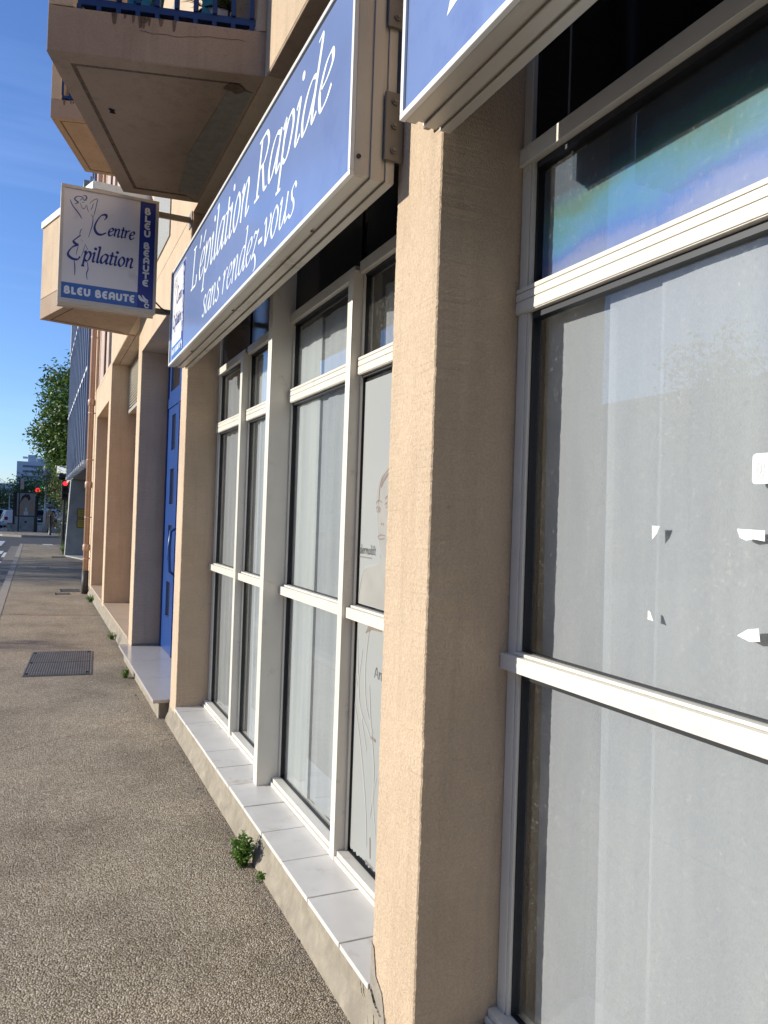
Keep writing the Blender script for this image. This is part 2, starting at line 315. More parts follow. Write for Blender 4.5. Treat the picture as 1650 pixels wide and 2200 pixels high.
# ------------------------------------------------------------------ mesh helpers
class MB:
    def __init__(s): s.v = []; s.f = []; s.smooth = False
    def add(s, vs, fs):
        o = len(s.v); s.v += [tuple(v) for v in vs]; s.f += [tuple(i + o for i in f) for f in fs]; return s
    def box(s, x0, x1, y0, y1, z0, z1):
        return s.add([(x0, y0, z0), (x1, y0, z0), (x1, y1, z0), (x0, y1, z0), (x0, y0, z1), (x1, y0, z1), (x1, y1, z1), (x0, y1, z1)],
              [(0, 3, 2, 1), (4, 5, 6, 7), (0, 1, 5, 4), (1, 2, 6, 5), (2, 3, 7, 6), (3, 0, 4, 7)])
    def prism(s, pts, z0, z1):
        n = len(pts)
        a = sum(pts[i][0] * pts[(i + 1) % n][1] - pts[(i + 1) % n][0] * pts[i][1] for i in range(n))
        if a < 0: pts = pts[::-1]
        return s.add([(p[0], p[1], z0) for p in pts] + [(p[0], p[1], z1) for p in pts],
              [tuple(range(n))[::-1], tuple(range(n, 2 * n))] + [(i, (i + 1) % n, n + (i + 1) % n, n + i) for i in range(n)])
    def extrude(s, pts3, d):
        """flat polygon pts3 pushed along vector d"""
        n = len(pts3); d = Vector(d); P = [Vector(p) for p in pts3]
        return s.add(P + [p + d for p in P], [tuple(range(n)), tuple(range(n, 2 * n))[::-1]] + [(i, n + i, n + (i + 1) % n, (i + 1) % n) for i in range(n)])
    def tube(s, pts, r, n=10, caps=True):
        pts = [Vector(p) for p in pts]; rs = r if isinstance(r, (list, tuple)) else [r] * len(pts)
        rings = []; up = None
        for i, p in enumerate(pts):
            t = (pts[min(i + 1, len(pts) - 1)] - pts[max(i - 1, 0)]).normalized()
            if up is None:
                a = Vector((0, 0, 1)) if abs(t.z) < 0.9 else Vector((1, 0, 0)); up = (a - t * a.dot(t)).normalized()
            else: up = (up - t * up.dot(t)).normalized()
            b = t.cross(up); rings.append([p + (up * math.cos(2 * math.pi * k / n) + b * math.sin(2 * math.pi * k / n)) * rs[i] for k in range(n)])
        vs = [v for rg in rings for v in rg]; fs = []
        for i in range(len(pts) - 1):
            for k in range(n): fs.append((i * n + k, i * n + (k + 1) % n, (i + 1) * n + (k + 1) % n, (i + 1) * n + k))
        if caps: fs += [tuple(range(n))[::-1], tuple(range((len(pts) - 1) * n, len(pts) * n))]
        return s.add(vs, fs)
    def lathe(s, prof, c, n=20, axis=(0, 0, 1)):
        q = Vector((0, 0, 1)).rotation_difference(Vector(axis)); c = Vector(c); vs = []; fs = []
        for (r, z) in prof:
            for k in range(n): vs.append(c + q @ Vector((r * math.cos(2 * math.pi * k / n), r * math.sin(2 * math.pi * k / n), z)))
        for i in range(len(prof) - 1):
            for k in range(n): fs.append((i * n + k, i * n + (k + 1) % n, (i + 1) * n + (k + 1) % n, (i + 1) * n + k))
        fs += [tuple(range(n))[::-1], tuple(range((len(prof) - 1) * n, len(prof) * n))]
        return s.add(vs, fs)
    def grid(s, fn, nu, nv):
        vs = [fn(i / nu, j / nv) for j in range(nv + 1) for i in range(nu + 1)]
        return s.add(vs, [(j * (nu + 1) + i, j * (nu + 1) + i + 1, (j + 1) * (nu + 1) + i + 1, (j + 1) * (nu + 1) + i) for j in range(nv) for i in range(nu)])
    def build(s, name, mat, parent=None, bevel=0.0, smooth=False, seg=2):
        me = bpy.data.meshes.new(name)
        o0 = parent.matrix_local.translation if parent is not None else Vector((0, 0, 0))
        p = parent
        off = Vector((0, 0, 0))
        while p is not None: off += Vector(p.location); p = p.parent
        me.from_pydata([(v[0] - off.x, v[1] - off.y, v[2] - off.z) for v in s.v], [], s.f)
        me.update()
        if smooth:
            for pl in me.polygons: pl.use_smooth = True
        ob = bpy.data.objects.new(name, me); COL.objects.link(ob)
        me.materials.append(MT[mat] if isinstance(mat, str) else mat)
        if parent is not None: ob.parent = parent
        if bevel:
            b = ob.modifiers.new('bevel', 'BEVEL'); b.width = bevel; b.segments = seg; b.limit_method = 'ANGLE'; b.angle_limit = R(40)
        return ob

def tag(o, label=None, cat=None, group=None, kind=None):
    if label: o['label'] = label
    if cat: o['category'] = cat
    if group: o['group'] = group
    if kind: o['kind'] = kind
    return o
def thing(name, loc, label, cat, group=None):
    o = bpy.data.objects.new(name, None); COL.objects.link(o); o.location = loc; o.empty_display_size = 0.1
    return tag(o, label, cat, group)
def structure(name, mb, mat): return tag(mb.build(name, mat), name.replace('_', ' '), None, None, 'structure')

def spline(pts, n=8, closed=False):
    P = [Vector((*p, 0)) if len(p) == 2 else Vector(p) for p in pts]
    if len(P) < 3: return [P[0].lerp(P[-1], i / 2) for i in range(3)]
    out = []; m = len(P); rng = m if closed else m - 1
    for i in range(rng):
        g = (lambda k: P[k % m]) if closed else (lambda k: P[max(0, min(m - 1, k))])
        a, b, c, d = g(i - 1), g(i), g(i + 1), g(i + 2)
        for k in range(n):
            t = k / n
            out.append(0.5 * ((2 * b) + (c - a) * t + (2 * a - 5 * b + 4 * c - d) * t * t + (3 * b - a - 3 * c + d) * t ** 3))
    out.append(P[0] if closed else P[-1]); return out

# ------------------------------------------------------------------ lettering
def arc(cx, cy, rx, ry, a0, a1, n=10):
    return [(cx + rx * math.cos(R(a0 + (a1 - a0) * i / n)), cy + ry * math.sin(R(a0 + (a1 - a0) * i / n))) for i in range(n + 1)]
DOT = 'dot'
BOWL = [(.72, .93), (.47, 1.0), (.2, .78), (.08, .36), (.2, .03), (.45, .15), (.70, .6)]
ITAL = {   # lower case drawn upright on an x-height of 1, slanted when set
 'a': (.95, [BOWL, [(.80, 1.0), (.72, .5), (.69, .18), (.77, .02), (.95, .14)]]),
 'd': (.95, [BOWL, [(.60, 1.62), (.82, 1.64), (.78, 1.1), (.70, .3), (.76, .02), (.95, .14)]]),
 'e': (.80, [[(.12, .45), (.42, .53), (.66, .74), (.56, .98), (.28, .86), (.1, .42), (.26, .02), (.54, .08), (.74, .28)]]),
 'é': (.80, [[(.12, .45), (.42, .53), (.66, .74), (.56, .98), (.28, .86), (.1, .42), (.26, .02), (.54, .08), (.74, .28)], [(.40, 1.22), (.64, 1.55)]]),
 'i': (.46, [[(.02, .84), (.21, .99), (.19, .5), (.17, .12), (.27, .02), (.44, .15)], (DOT, .26, 1.42)]),
 'ı': (.46, [[(.02, .84), (.21, .99), (.19, .5), (.17, .12), (.27, .02), (.44, .15)]]),
 'l': (.44, [[(.04, 1.62), (.24, 1.64), (.21, .9), (.17, .14), (.27, .02), (.44, .15)]]),
 't': (.50, [[(.26, 1.36), (.22, .7), (.17, .16), (.28, .02), (.47, .16)], [(0, .95), (.48, .97)]]),
 'o': (.82, [('closed', [(.40, 1.0), (.15, .72), (.1, .3), (.34, 0), (.62, .28), (.67, .72)])]),
 'n': (.95, [[(.02, .84), (.18, .99), (.16, .5), (.13, 0)], [(.14, .45), (.34, .85), (.56, 1.0), (.68, .82), (.62, .35), (.64, .05), (.74, .02), (.92, .16)]]),
 'p': (.90, [[(.02, .86), (.18, 1.0), (.15, .3), (.10, -.55)], [(-.06, -.56), (.28, -.56)], [(.15, .5), (.38, .92), (.62, .97), (.76, .68), (.62, .16), (.40, 0), (.15, .14)]]),
 'r': (.66, [[(.02, .84), (.18, .99), (.16, .5), (.13, 0)], [(.14, .45), (.32, .85), (.5, 1.0), (.62, .93)]]),
 's': (.64, [[(.57, .82), (.40, 1.0), (.19, .86), (.24, .62), (.44, .42), (.50, .18), (.30, 0), (.04, .14)]]),
 'z': (.72, [[(.08, .84), (.2, 1.0), (.42, .92), (.64, .96)], [(.64, .96), (.05, .04)], [(.05, .04), (.3, .14), (.52, -.04), (.60, -.38), (.42, -.5)]]),
 'u': (.92, [[(.02, .86), (.18, 1.0), (.14, .4), (.22, .03), (.42, .06), (.62, .42)], [(.72, 1.0), (.66, .3), (.71, .03), (.90, .15)]]),
 'v': (.78, [[(.02, .86), (.18, 1.0), (.25, .6), (.32, .02), (.55, .38), (.70, .78), (.62, 1.0)]]),
 'm': (1.4, [[(.02, .84), (.18, .99), (.16, .5), (.13, 0)], [(.14, .45), (.34, .85), (.52, 1.0), (.62, .82), (.58, 0)], [(.6, .45), (.8, .85), (1.0, 1.0), (1.1, .82), (1.05, .05), (1.2, .02), (1.35, .16)]]),
 'f': (.5, [[(.55, 1.55), (.38, 1.6), (.25, 1.3), (.2, 0)], [(.02, .96), (.45, .96)]]),
 'w': (1.15, [[(.02, 1.0), (.25, 0), (.5, .9), (.75, 0), (1.0, 1.0)]]),
 'L': (.98, [[(.24, 1.48), (.24, .75), (.24, .03)], [(.02, 1.49), (.48, 1.49)], [(.02, .03), (.5, .03), (.84, .05), (.90, .36)]]),
 'R': (1.10, [[(.24, 1.48), (.24, .75), (.24, .02)], [(.02, 1.48), (.3, 1.5), (.66, 1.48), (.88, 1.15), (.66, .80), (.26, .76)], [(.02, .02), (.46, .02)], [(.52, .76), (.68, .4), (.85, .05), (1.08, .02)]]),
 'C': (1.2, [[(1.05, 1.35), (1.12, 1.62), (.85, 1.62), (.4, 1.3), (.12, .75), (.22, .18), (.58, 0), (.98, .22)]]),
 'E': (.9, [[(.8, 1.4), (.12, 1.4), (.12, 0), (.8, 0)], [(.12, .75), (.7, .75)]]),
 'A': (1.0, [[(0, 0), (.45, 1.45), (.9, 0)], [(.18, .5), (.72, .5)]]),
 "'": (.30, [[(.17, 1.62), (.20, 1.5), (.10, 1.2)]]),
 '-': (.56, [('flat', [(.04, .42), (.46, .42)])]),
 '.': (.3, [(DOT, .12, .08)]),
 ' ': (.48, []),
}
BOLD = {
 'B': (.78, [[(.14, .1), (.14, .9)], [(.14, .88), (.42, .88), (.52, .72), (.40, .54), (.22, .52)], [(.40, .54), (.60, .38), (.56, .18), (.40, .12), (.14, .12)]]),
 'L': (.62, [[(.14, .95), (.14, .5), (.14, .13)], [(.04, .13), (.30, .13), (.58, .13)]]),
 'E': (.70, [[(.62, .87), (.34, .87), (.15, .68), (.15, .32), (.34, .13), (.62, .13)], [(.2, .5), (.54, .5)]]),
 'U': (.80, [[(.14, .95), (.14, .4), (.22, .18), (.40, .12), (.58, .18), (.66, .4), (.66, .95)]]),
 'A': (.80, [[(.14, .03), (.14, .6), (.24, .82), (.42, .88), (.58, .82), (.66, .6), (.66, .03)], [(.2, .40), (.6, .40)]]),
 'T': (.72, [[(.0, .87), (.36, .87), (.72, .87)], [(.36, .8), (.36, .4), (.36, .03)]]),
 ' ': (.40, []),
}
class Pen:
    """collects pen strokes on a plane o + u*U + v*V; every stroke lies a hair above the last so none share a plane"""
    def __init__(s, o, U, V, n): s.o, s.U, s.V, s.n = Vector(o), Vector(U), Vector(V), Vector(n); s.mb = MB(); s.k = 0
    def P(s, u, v, h): return s.o + s.U * u + s.V * v + s.n * h
    def poly(s, pts):
        s.k += 1; h = 0.0003 + 0.00005 * (s.k % 9)
        s.mb.add([s.P(p[0], p[1], h) for p in pts], [tuple(range(len(pts)))])
    def stroke(s, pts, width, nib=None, thin=0.3, closed=False, smooth=True, xf=None, taper=False, asp=1.0):
        pl = spline(pts, 7, closed) if smooth and len(pts) > 2 else [Vector((*p, 0)) for p in pts]
        if xf: pl = [Vector((*xf(p.x, p.y), 0)) for p in pl]
        s.k += 1; h = 0.0003 + 0.00005 * (s.k % 9); L = []; Rr = []
        m = len(pl)
        for i, p in enumerate(pl):
            a = pl[(i - 1) % (m - 1)] if closed else pl[max(0, i - 1)]; b = pl[(i + 1) % (m - 1)] if closed else pl[min(m - 1, i + 1)]
            t = (b - a); t.x *= asp
            if t.length < 1e-9: t = Vector((1, 0, 0))
            t.normalize(); nrm = Vector((-t.y, t.x, 0))
            hw = width / 2
            if nib is not None: hw *= thin + (1 - thin) * abs(math.sin(math.atan2(t.y, t.x) - nib))
            if taper: hw *= 0.25 + 0.75 * math.sin(math.pi * (0.08 + 0.84 * i / max(1, m - 1)))
            L.append((p.x + nrm.x * hw / asp, p.y + nrm.y * hw)); Rr.append((p.x - nrm.x * hw / asp, p.y - nrm.y * hw))
        vs = [s.P(*q, h) for q in L + Rr]
        s.mb.add(vs, [(i, i + 1, m + i + 1, m + i) for i in range(m - 1)])
    def disc(s, u, v, r, asp=1.0, n=14):
        s.poly([(u + r * math.cos(2 * math.pi * k / n) / asp, v + r * math.sin(2 * math.pi * k / n)) for k in range(n)])
    def text(s, txt, u0, u1, base, xh, width=.2, shear=.24, nib=R(18), thin=.3, font=ITAL, track=0.0):
        tot = sum(font[c][0] + track for c in txt) - track
        hs = (u1 - u0) / tot; x = 0
        for c in txt:
            adv, strokes = font[c]
            xf = lambda a, b, x=x: (u0 + (x + a) * hs + b * shear * xh, base + b * xh)
            for st in strokes:
                if isinstance(st, tuple) and st[0] == DOT:
                    q = xf(st[1], st[2]); s.disc(q[0], q[1], width * xh * .62)
                    continue
                closed = isinstance(st, tuple) and st[0] == 'closed'; flat = isinstance(st, tuple) and st[0] == 'flat'
                pts = st[1] if isinstance(st, tuple) else st
                s.stroke(pts, width * xh, None if flat else nib, thin, closed, len(pts) > 2 and not (font is BOLD and len(pts) == 3), xf)
            x += adv + track
    def build(s, name, mat, parent):
        return s.mb.build(name, mat, parent)

# ------------------------------------------------------------------ ground
PAVE_X = -1.40
mb = MB(); mb.box(PAVE_X, 30, -12, 37.9, -0.3, 0.0); structure('pavement', mb, 'pebbles')
mb = MB(); y = -12
while y < 37.8:
    y2 = min(y + 0.997, 37.9); mb.box(PAVE_X - 0.14, PAVE_X - 0.004, y, y2 - 0.006, -0.3, 0.004); y = y2
structure('kerb', mb, 'kerb')
mb = MB(); mb.box(PAVE_X - 0.50, PAVE_X - 0.14, -12, 37.9, -0.3, -0.105); structure('gutter', mb, 'gutter')
mb = MB(); mb.add([(-900, -300, -0.12), (1200, -300, -0.12), (1200, 3000, -0.12), (-900, 3000, -0.12)], [(0, 1, 2, 3)]); structure('road', mb, 'asphalt')
# far side of the side road
mb = MB(); pts = [(-3.3, 53.6), (-2.6, 51.0), (-1.6, 49.9), (-0.6, 49.6), (30, 49.6), (30, 300), (-3.4, 300)]
mb.prism(pts, -0.3, 0.0); structure('far_pavement', mb, 'pebbles')
mb = MB(); o = [(-3.44, 53.6), (-2.7, 50.9), (-1.66, 49.76), (-0.6, 49.45), (30, 49.45)]
i_ = [(-3.304, 53.6), (-2.604, 50.99), (-1.604, 49.89), (-0.6, 49.594), (30, 49.594)]
for k in range(4): mb.prism([o[k], o[k + 1], i_[k + 1], i_[k]], -0.3, 0.006)
structure('far_kerb', mb, 'kerb')
# painted markings
mb = MB()
def patch(x0, x1, y0, y1, z=-0.116): mb.add([(x0, y0, z), (x1, y0, z), (x1, y1, z), (x0, y1, z)], [(0, 1, 2, 3)])
for y0 in (20.5, 26.0, 31.5): patch(-2.75, -2.05, y0, y0 + 2.2)
for y0 in (24.2, 29.5): patch(-2.0, -1.86, y0, y0 + 3.0)
patch(-3.6, -2.3, 38.2, 43.5); patch(-5.6, -4.3, 38.2, 43.5)
patch(-2.6, -2.42, 62, 90); patch(-9, -2.7, 58.0, 58.4)
structure('road_markings', mb, 'white_paint')
mb = MB(); 
for (x0, x1, m_) in ((-0.62, -0.22, 0),): patch(x0, x1, 37.0, 37.85, 0.004)
structure('white_crossing_slab', mb, 'white_paint')
mb = MB(); patch(-0.88, -0.63, 36.9, 37.85, 0.004); patch(-0.21, 0.1, 36.9, 37.85, 0.004)
structure('tactile_paving', mb, 'gutter')
# dark expansion joints in the pavement
mb = MB()
def joint(a, b, wd=0.012):
    a = Vector((*a, 0)); b = Vector((*b, 0)); pts = [a.lerp(b, i / 14) for i in range(15)]
    n = Vector((-(b - a).y, (b - a).x, 0)).normalized(); L = []; Q = []
    for p in pts:
        j = random.uniform(-.004, .004); hw = wd * random.uniform(.3, .6); L.append((p.x + n.x * (j + hw), p.y + n.y * (j + hw), 0.003)); Q.append((p.x + n.x * (j - hw), p.y + n.y * (j - hw), 0.003))
    mb.add(L + Q, [(i, i + 1, 15 + i + 1, 15 + i) for i in range(14)])
joint((-1.40, 12.75), (-0.02, 12.46), 0.03); joint((-1.4, 5.42), (-0.13, 6.2), 0.004); joint((-1.4, 19.0), (0.2, 18.9), 0.03); joint((-1.4, 26.6), (0.2, 26.5), 0.04); joint((-1.4, 31.5), (0.2, 31.4), 0.05)
structure('pavement_joints', mb, 'grime')

# ------------------------------------------------------------------ the shop building
bld = thing('apartment_building', (0, 8, 0), 'peach rendered apartment building with recessed shop windows, blue doors and angular balconies', 'building')
SOF = 3.84
def rough_pier(y0, y1, x1=0.5, z0=0.0, z1=SOF - 0.002, name='pier', jit=0.0013):
    mb = MB(); nz = int((z1 - z0) / 0.007); c = 0.004
    prof = [(0 + c, y0), (0, y0 + c), (0, (y0 + y1) / 2), (0, y1 - c), (c, y1), (x1, y1), (x1, y0), (x1 / 2, y0)]
    n = len(prof); rings = []
    jl = jr = 0
    for k in range(nz + 1):
        z = z0 + (z1 - z0) * k / nz; jl = jl * .5 + random.uniform(-jit, jit); jr = jr * .5 + random.uniform(-jit, jit)
        rg = []
        for i, (x, y) in enumerate(prof):
            dx = dy = 0
            if i in (0, 1): dx, dy = abs(jl) * .8, jl
            if i in (3, 4): dx, dy = abs(jr) * .8, jr
            rg.append((x + dx, y + dy, z))
        rings.append(rg)
    vs = [v for r_ in rings for v in r_]; fs = []
    for k in range(nz):
        for i in range(n): fs.append((k * n + i, k * n + (i + 1) % n, (k + 1) * n + (i + 1) % n, (k + 1) * n + i)[::-1])
    fs += [tuple(range(n)), tuple(range(nz * n, nz * n + n))[::-1]]
    mb.add(vs, fs); return mb.build(name, 'stucco', bld)
rough_pier(1.886, 2.172)
rough_pier(5.806, 6.055)
rough_pier(8.663, 8.965)
rough_pier(12.396, 12.74)
rough_pier(-1.95, -1.70)
mb = MB(); mb.box(0, 0.5, 15.25, 16.35, 0, SOF - .002); mb.build('end_wall', 'stucco', bld, 0.006)
mb = MB(); mb.box(0, 0.5, 6.057, 8.661, 3.335, SOF - .002); mb.build('lintel', 'stucco', bld, 0.005)
mb = MB(); mb.box(0, 0.5, 12.742, 15.248, 3.325, SOF - .002); mb.build('lintel', 'stucco', bld, 0.005)
# upper storeys: rim beam, wall with recessed panels
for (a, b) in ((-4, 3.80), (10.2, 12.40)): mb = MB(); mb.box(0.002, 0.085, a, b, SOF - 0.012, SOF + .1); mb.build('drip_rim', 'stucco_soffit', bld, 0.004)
mb = MB(); mb.box(0.0, 0.4, -4, 12.55, SOF, 12.5); mb.box(0.16, 0.4, 12.56, 16.35, SOF + .06, 12.5); mb.box(0.0, 0.16, 15.95, 16.35, SOF + .06, 12.5); mb.box(0, .4, 12.56, 16.35, SOF, SOF + .055); mb.build('upper_wall', 'stucco', bld)
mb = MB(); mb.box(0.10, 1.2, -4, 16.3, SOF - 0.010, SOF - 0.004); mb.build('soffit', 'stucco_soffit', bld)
mb = MB(); mb.box(0.10, 0.158, 12.6, 13.9, SOF + .06, 12.4); mb.build('pebbledash_panel', 'pebble_panel', bld)
mb = MB(); mb.box(0.06, 0.158, 13.92, 14.4, SOF + .06, 12.4); mb.build('pink_panel', 'pink_jamb', bld)
mb = MB(); mb.box(0.03, 0.158, 14.42, 14.55, SOF + .06, 12.4); mb.build('mullion', 'brown_wood', bld)
mb = MB(); mb.box(0.05, 0.158, 14.57, 15.93, SOF + .06, 12.4); mb.build('pink_panel', 'pink_jamb', bld)
# window wall panels of the storey above the salon, glimpsed behind the blade sign
mb = MB(); mb.box(-0.012, -0.002, 6.9, 8.0, 4.02, 6.2); mb.build('pebbledash_panel', 'pebble_panel', bld)
# inside: closed shell so no daylight leaks
mb = MB(); mb.box(2.6, 2.7, -4, 16.3, -0.1, SOF); mb.box(0.5, 2.6, -4.1, -4.0, -0.1, SOF); mb.box(0.5, 2.6, 16.3, 16.4, -.1, SOF)
mb.box(0.36, 2.6, -4, 16.3, 0.02, 0.06); mb.box(0.5, 2.6, 5.9, 5.96, 0.06, SOF - .02); mb.box(0.5, 2.6, 1.98, 2.06, 0.06, SOF - .02); mb.build('room_shell', 'room', bld)
mb = MB(); mb.box(0.4, 9, -4, 16.35, 12.5, 12.9); mb.build('roof', 'concrete', bld)
mb = MB(); mb.box(0.40, 8.5, -4, -3.9, SOF + .01, 12.5); mb.box(0.40, 8.5, 16.2, 16.3, SOF + .01, 12.5); mb.box(8.5, 8.6, -4, 16.3, -.1, 12.5); mb.build('rear_wall', 'stucco', bld)

# plinth and sills
def plinth_run(y0, y1, z, mat='plinth', x=0.0, foot=0.03):
    mb = MB(); n = max(8, int((y1 - y0) / 0.03)); rows = [(x - foot, -0.02), (x - foot * .8, 0.03), (x - .004, 0.07), (x, z * .75), (x + .003, z), (x + .30, z)]
    r = []
    for k in range(n + 1):
        y = y0 + (y1 - y0) * k / n; q = random.uniform(-1, 1)
        r.append([(a + (random.uniform(-.0005, .0005) if i < 3 else random.uniform(-.0005, .0005) if i < 4 else 0), y, b) for i, (a, b) in enumerate(rows)])
    m = len(rows); vs = [v for a in r for v in a]
    fs = [(k * m + i, k * m + i + 1, (k + 1) * m + i + 1, (k + 1) * m + i)[::-1] for k in range(n) for i in range(m - 1)]
    fs += [tuple(range(m))[::-1], tuple(range(n * m, n * m + m))]
    mb.add(vs, fs); return mb.build('plinth', mat, bld)
plinth_run(-3, 6.08, 0.148)
plinth_run(8.66, 16.4, 0.176, 'plinth')
def tiles(ys, x0, x1, z0, z1, mat):
    mb = MB()
    for a, b in zip(ys[:-1], ys[1:]): mb.box(x0 + random.uniform(-.001, .001), x1, a + .003, b - .003, z0, z1 + random.uniform(-.0012, .0012))
    ob = mb.build('sill_tiles', mat, bld, 0.0015); return ob
tiles([2.173, 2.42, 2.75, 3.079, 3.395, 3.722, 4.047, 4.344, 4.658, 4.987, 5.329, 5.66, 5.804], -0.010, 0.33, 0.148, 0.166, 'tile')
tiles([-1.69, -1.36, -1.03, -.7, -.37, -.04, .29, .62, .95, 1.28, 1.61, 1.884], -0.010, 0.33, 0.148, 0.166, 'tile')
tiles([8.967, 9.5, 10.0, 10.5, 11.0, 11.5, 12.0, 12.394], -0.008, 0.5, 0.177, 0.198, 'tile_tan')
tiles([12.742, 13.3, 13.8, 14.3, 14.8, 15.247], -0.008, 0.5, 0.177, 0.205, 'tile_tan')
mb = MB(); mb.box(0.004, 0.4, 2.176, 5.8, 0.146, 0.1535); mb.build('grout_bed', 'mortar', bld)
# door step of marble on a rough base
mb = MB()
for a, b in ((6.115, 6.95), (6.955, 7.78), (7.785, 8.79)): mb.box(-0.118, 0.34, a, b, 0.127, 0.153)
mb.build('door_step', 'marble', bld, 0.003)
mb = MB(); mb.box(-0.07, 0.34, 6.15, 8.70, -.02, 0.126); mb.build('step_base', 'plinth', bld, 0.01)
# broken corner at the foot of the near pier
mb = MB(); mb.extrude([(-.003, 2.173, .10), (-.003, 2.173, .30), (-.003, 2.155, .285), (-.003, 2.135, .21), (-.003, 2.09, .185), (-.003, 2.075, .15), (-.003, 2.06, .10)], (.002, 0, 0)); mb.build('mortar_patch', 'mortar', bld)
def crack(pts, wd, x=-0.0065):
    mb = MB(); L = []; Q = []
    pl = spline(pts, 6); m = len(pl)
    for i, p in enumerate(pl):
        hw = wd * random.uniform(.35, 1.0) * (0.3 + 0.7 * math.sin(math.pi * (i + .5) / m)); L.append((x, p.x - hw, p.y + random.uniform(-.003, .003))); Q.append((x, p.x + hw, p.y + random.uniform(-.003, .003)))
    mb.add(L + Q, [(i, i + 1, m + i + 1, m + i) for i in range(m - 1)]); return mb.build('crack', 'crack', bld)
crack([(2.17, .165), (2.15, .148), (2.13, .13), (2.11, .125), (2.09, .118)], .010)
crack([(2.075, .14), (2.06, .10), (2.03, .06), (2.0, .0)], .009, -.034)
crack([(2.25, .152), (2.235, .13), (2.225, .11), (2.21, .105)], .004)
crack([(2.12, .115), (2.10, .06), (2.085, .02)], .003, -.034)

# ---- shop window joinery
def shop_window(y0, y1, posts, thick, J):
    """aluminium shopfront between two piers; posts = thin mullion centres, thick = wide mullion (y0,y1); J = depth of the jamb face"""
    gx = J + .026; bk = gx + .03; zt = SOF - .02
    mb = MB(); mb.extrude([(J, y0 + .001, .166), (J, y0 + .001, zt), (J, y1 - .001, zt), (J, y1 - .001, .166), (J, y1 - .040, .166), (J, y1 - .040, zt - .03), (J, y0 + .040, zt - .03), (J, y0 + .040, .166)], (.056, 0, 0))
    fr = mb.build('shop_window', 'frame', bld, 0.002)
    for p in posts:
        m = MB(); m.box(J - .043, bk, p - .026, p + .026, .1665, 2.655); m.build('mullion', 'frame', fr, 0.0025)
    if thick:
        m = MB(); m.box(J - .113, bk, thick[0], thick[1], .1665, zt - .031); m.build('wide_mullion', 'frame', fr, 0.004)
    segs = []; cur = y0 + .0415
    for a, b in sorted([(p - .026, p + .026) for p in posts] + ([thick] if thick else [])): segs.append((cur, a - .001)); cur = b + .001
    segs.append((cur, y1 - .0415))
    for (a, b) in segs:
        # rails stand proud of the jambs, so the end ones lap over them
        ra = y0 + .001 if a < y0 + .05 else a; rb = y1 - .001 if b > y1 - .05 else b
        for (nm, z0, z1, x0) in (('bottom_rail', .166, .206, J - .030), ('middle_rail', 1.183, 1.228, J - .026), ('transom', 2.208, 2.283, J - .007), ('top_rail', 2.640, 2.690, J - .014)):
            m = MB(); m.box(x0, bk, a, b, z0, z1)
            if ra < a: m.box(x0, J - .0005, ra, a, z0, z1)
            if rb > b: m.box(x0, J - .0005, b, rb, z0, z1)
            if nm == 'transom':
                for (c0, c1) in ((.003, .034), (.0365, .058), (.0605, .073)): m.box(x0 - .0035, x0 - .0005, ra, rb, z0 + c0, z0 + c1)
            if nm == 'bottom_rail': m.box(x0 - .010, x0 - .0005, ra, rb, z0 + .001, z0 + .020)
            if nm == 'middle_rail': m.box(x0 + .018, gx - .004, a, b, z1 + .0005, z1 + .009)
            m.build(nm, 'frame', fr, 0.0018)
        for (z0, z1) in ((.207, 1.182), (1.238, 2.207), (2.284, 2.639)):
            g = MB(); x = gx - .012
            g.box(x, x + .03, a, a + .014, z0, z1); gw = .018 if J > .25 else .012; g.box(x, x + .03, b - gw, b, z0, z1); g.box(x, gx + .004, a + .014, b - gw, z0, z0 + .003); g.box(x - .004, x + .03, a + .014, b - gw, z1 - ((.020 if z1 < 1.3 else .018) if J > .25 else .010), z1)
            g.build('gasket', 'gasket', fr)
            bd = MB(); bd.box(gx - .022, gx - .0125, b - .012, b, z0, z1); bd.build('glazing_bead', 'frame', fr)
            p = MB(); p.add([(gx, a + .012, z0 + .004), (gx, b - .012, z0 + .004), (gx, b - .012, z1 - .004), (gx, a + .012, z1 - .004)], [(0, 3, 2, 1)]); p.build('glass_pane', 'glass', fr)
        t = MB(); t.box(gx - .012, gx, a, b, 2.691, zt - .031); t.build('black_panel', 'black_panel', fr)
    return fr, segs
J1, J2 = .270, .236
fr1, seg1 = shop_window(-1.70, 1.886, [0.88, -0.9], (-.05, .03), J1)
fr2, seg2 = shop_window(2.172, 5.806, [3.040, 4.930], (3.985, 4.055), J2)

# ---- curtains (things that hang behind the panes)
def curtain(y0, y1, z0, z1, x, mat, label, folds=5, amp=.012, lean=0.0, group='sheer curtains behind the shop windows'):
    mb = MB(); ph = random.uniform(0, 6)
    nu = 46
    def fn(u, v):
        y = y0 + (y1 - y0) * u + lean * (1 - v); a = amp * (1.1 - .4 * v)
        return (x + a * math.sin(u * folds * 6.283 + ph + .5 * math.sin(u * 9 + ph)) + .4 * a * math.sin(u * folds * 15 + 2 * ph), y, z0 + (z1 - z0) * v)
    mb.grid(fn, nu, 10); ob = mb.build('curtain', mat, None, smooth=True)
    return tag(ob, label, 'curtain', group)
curtain(0.2, 1.84, .18, 2.62, .345, 'curtain', 'broad grey sheer curtain behind the nearest large window', 3, .006, -.05)
curtain(0.2, 1.565, .18, 2.58, .330, 'curtain_b', 'second pale sheer layered over the grey curtain in the nearest window', 3, .003, -.03)
curtain(0.2, 1.375, .18, 2.56, .322, 'curtain_b', 'third pale sheer, frontmost layer at the right edge of the nearest window', 3, .003, -.02)
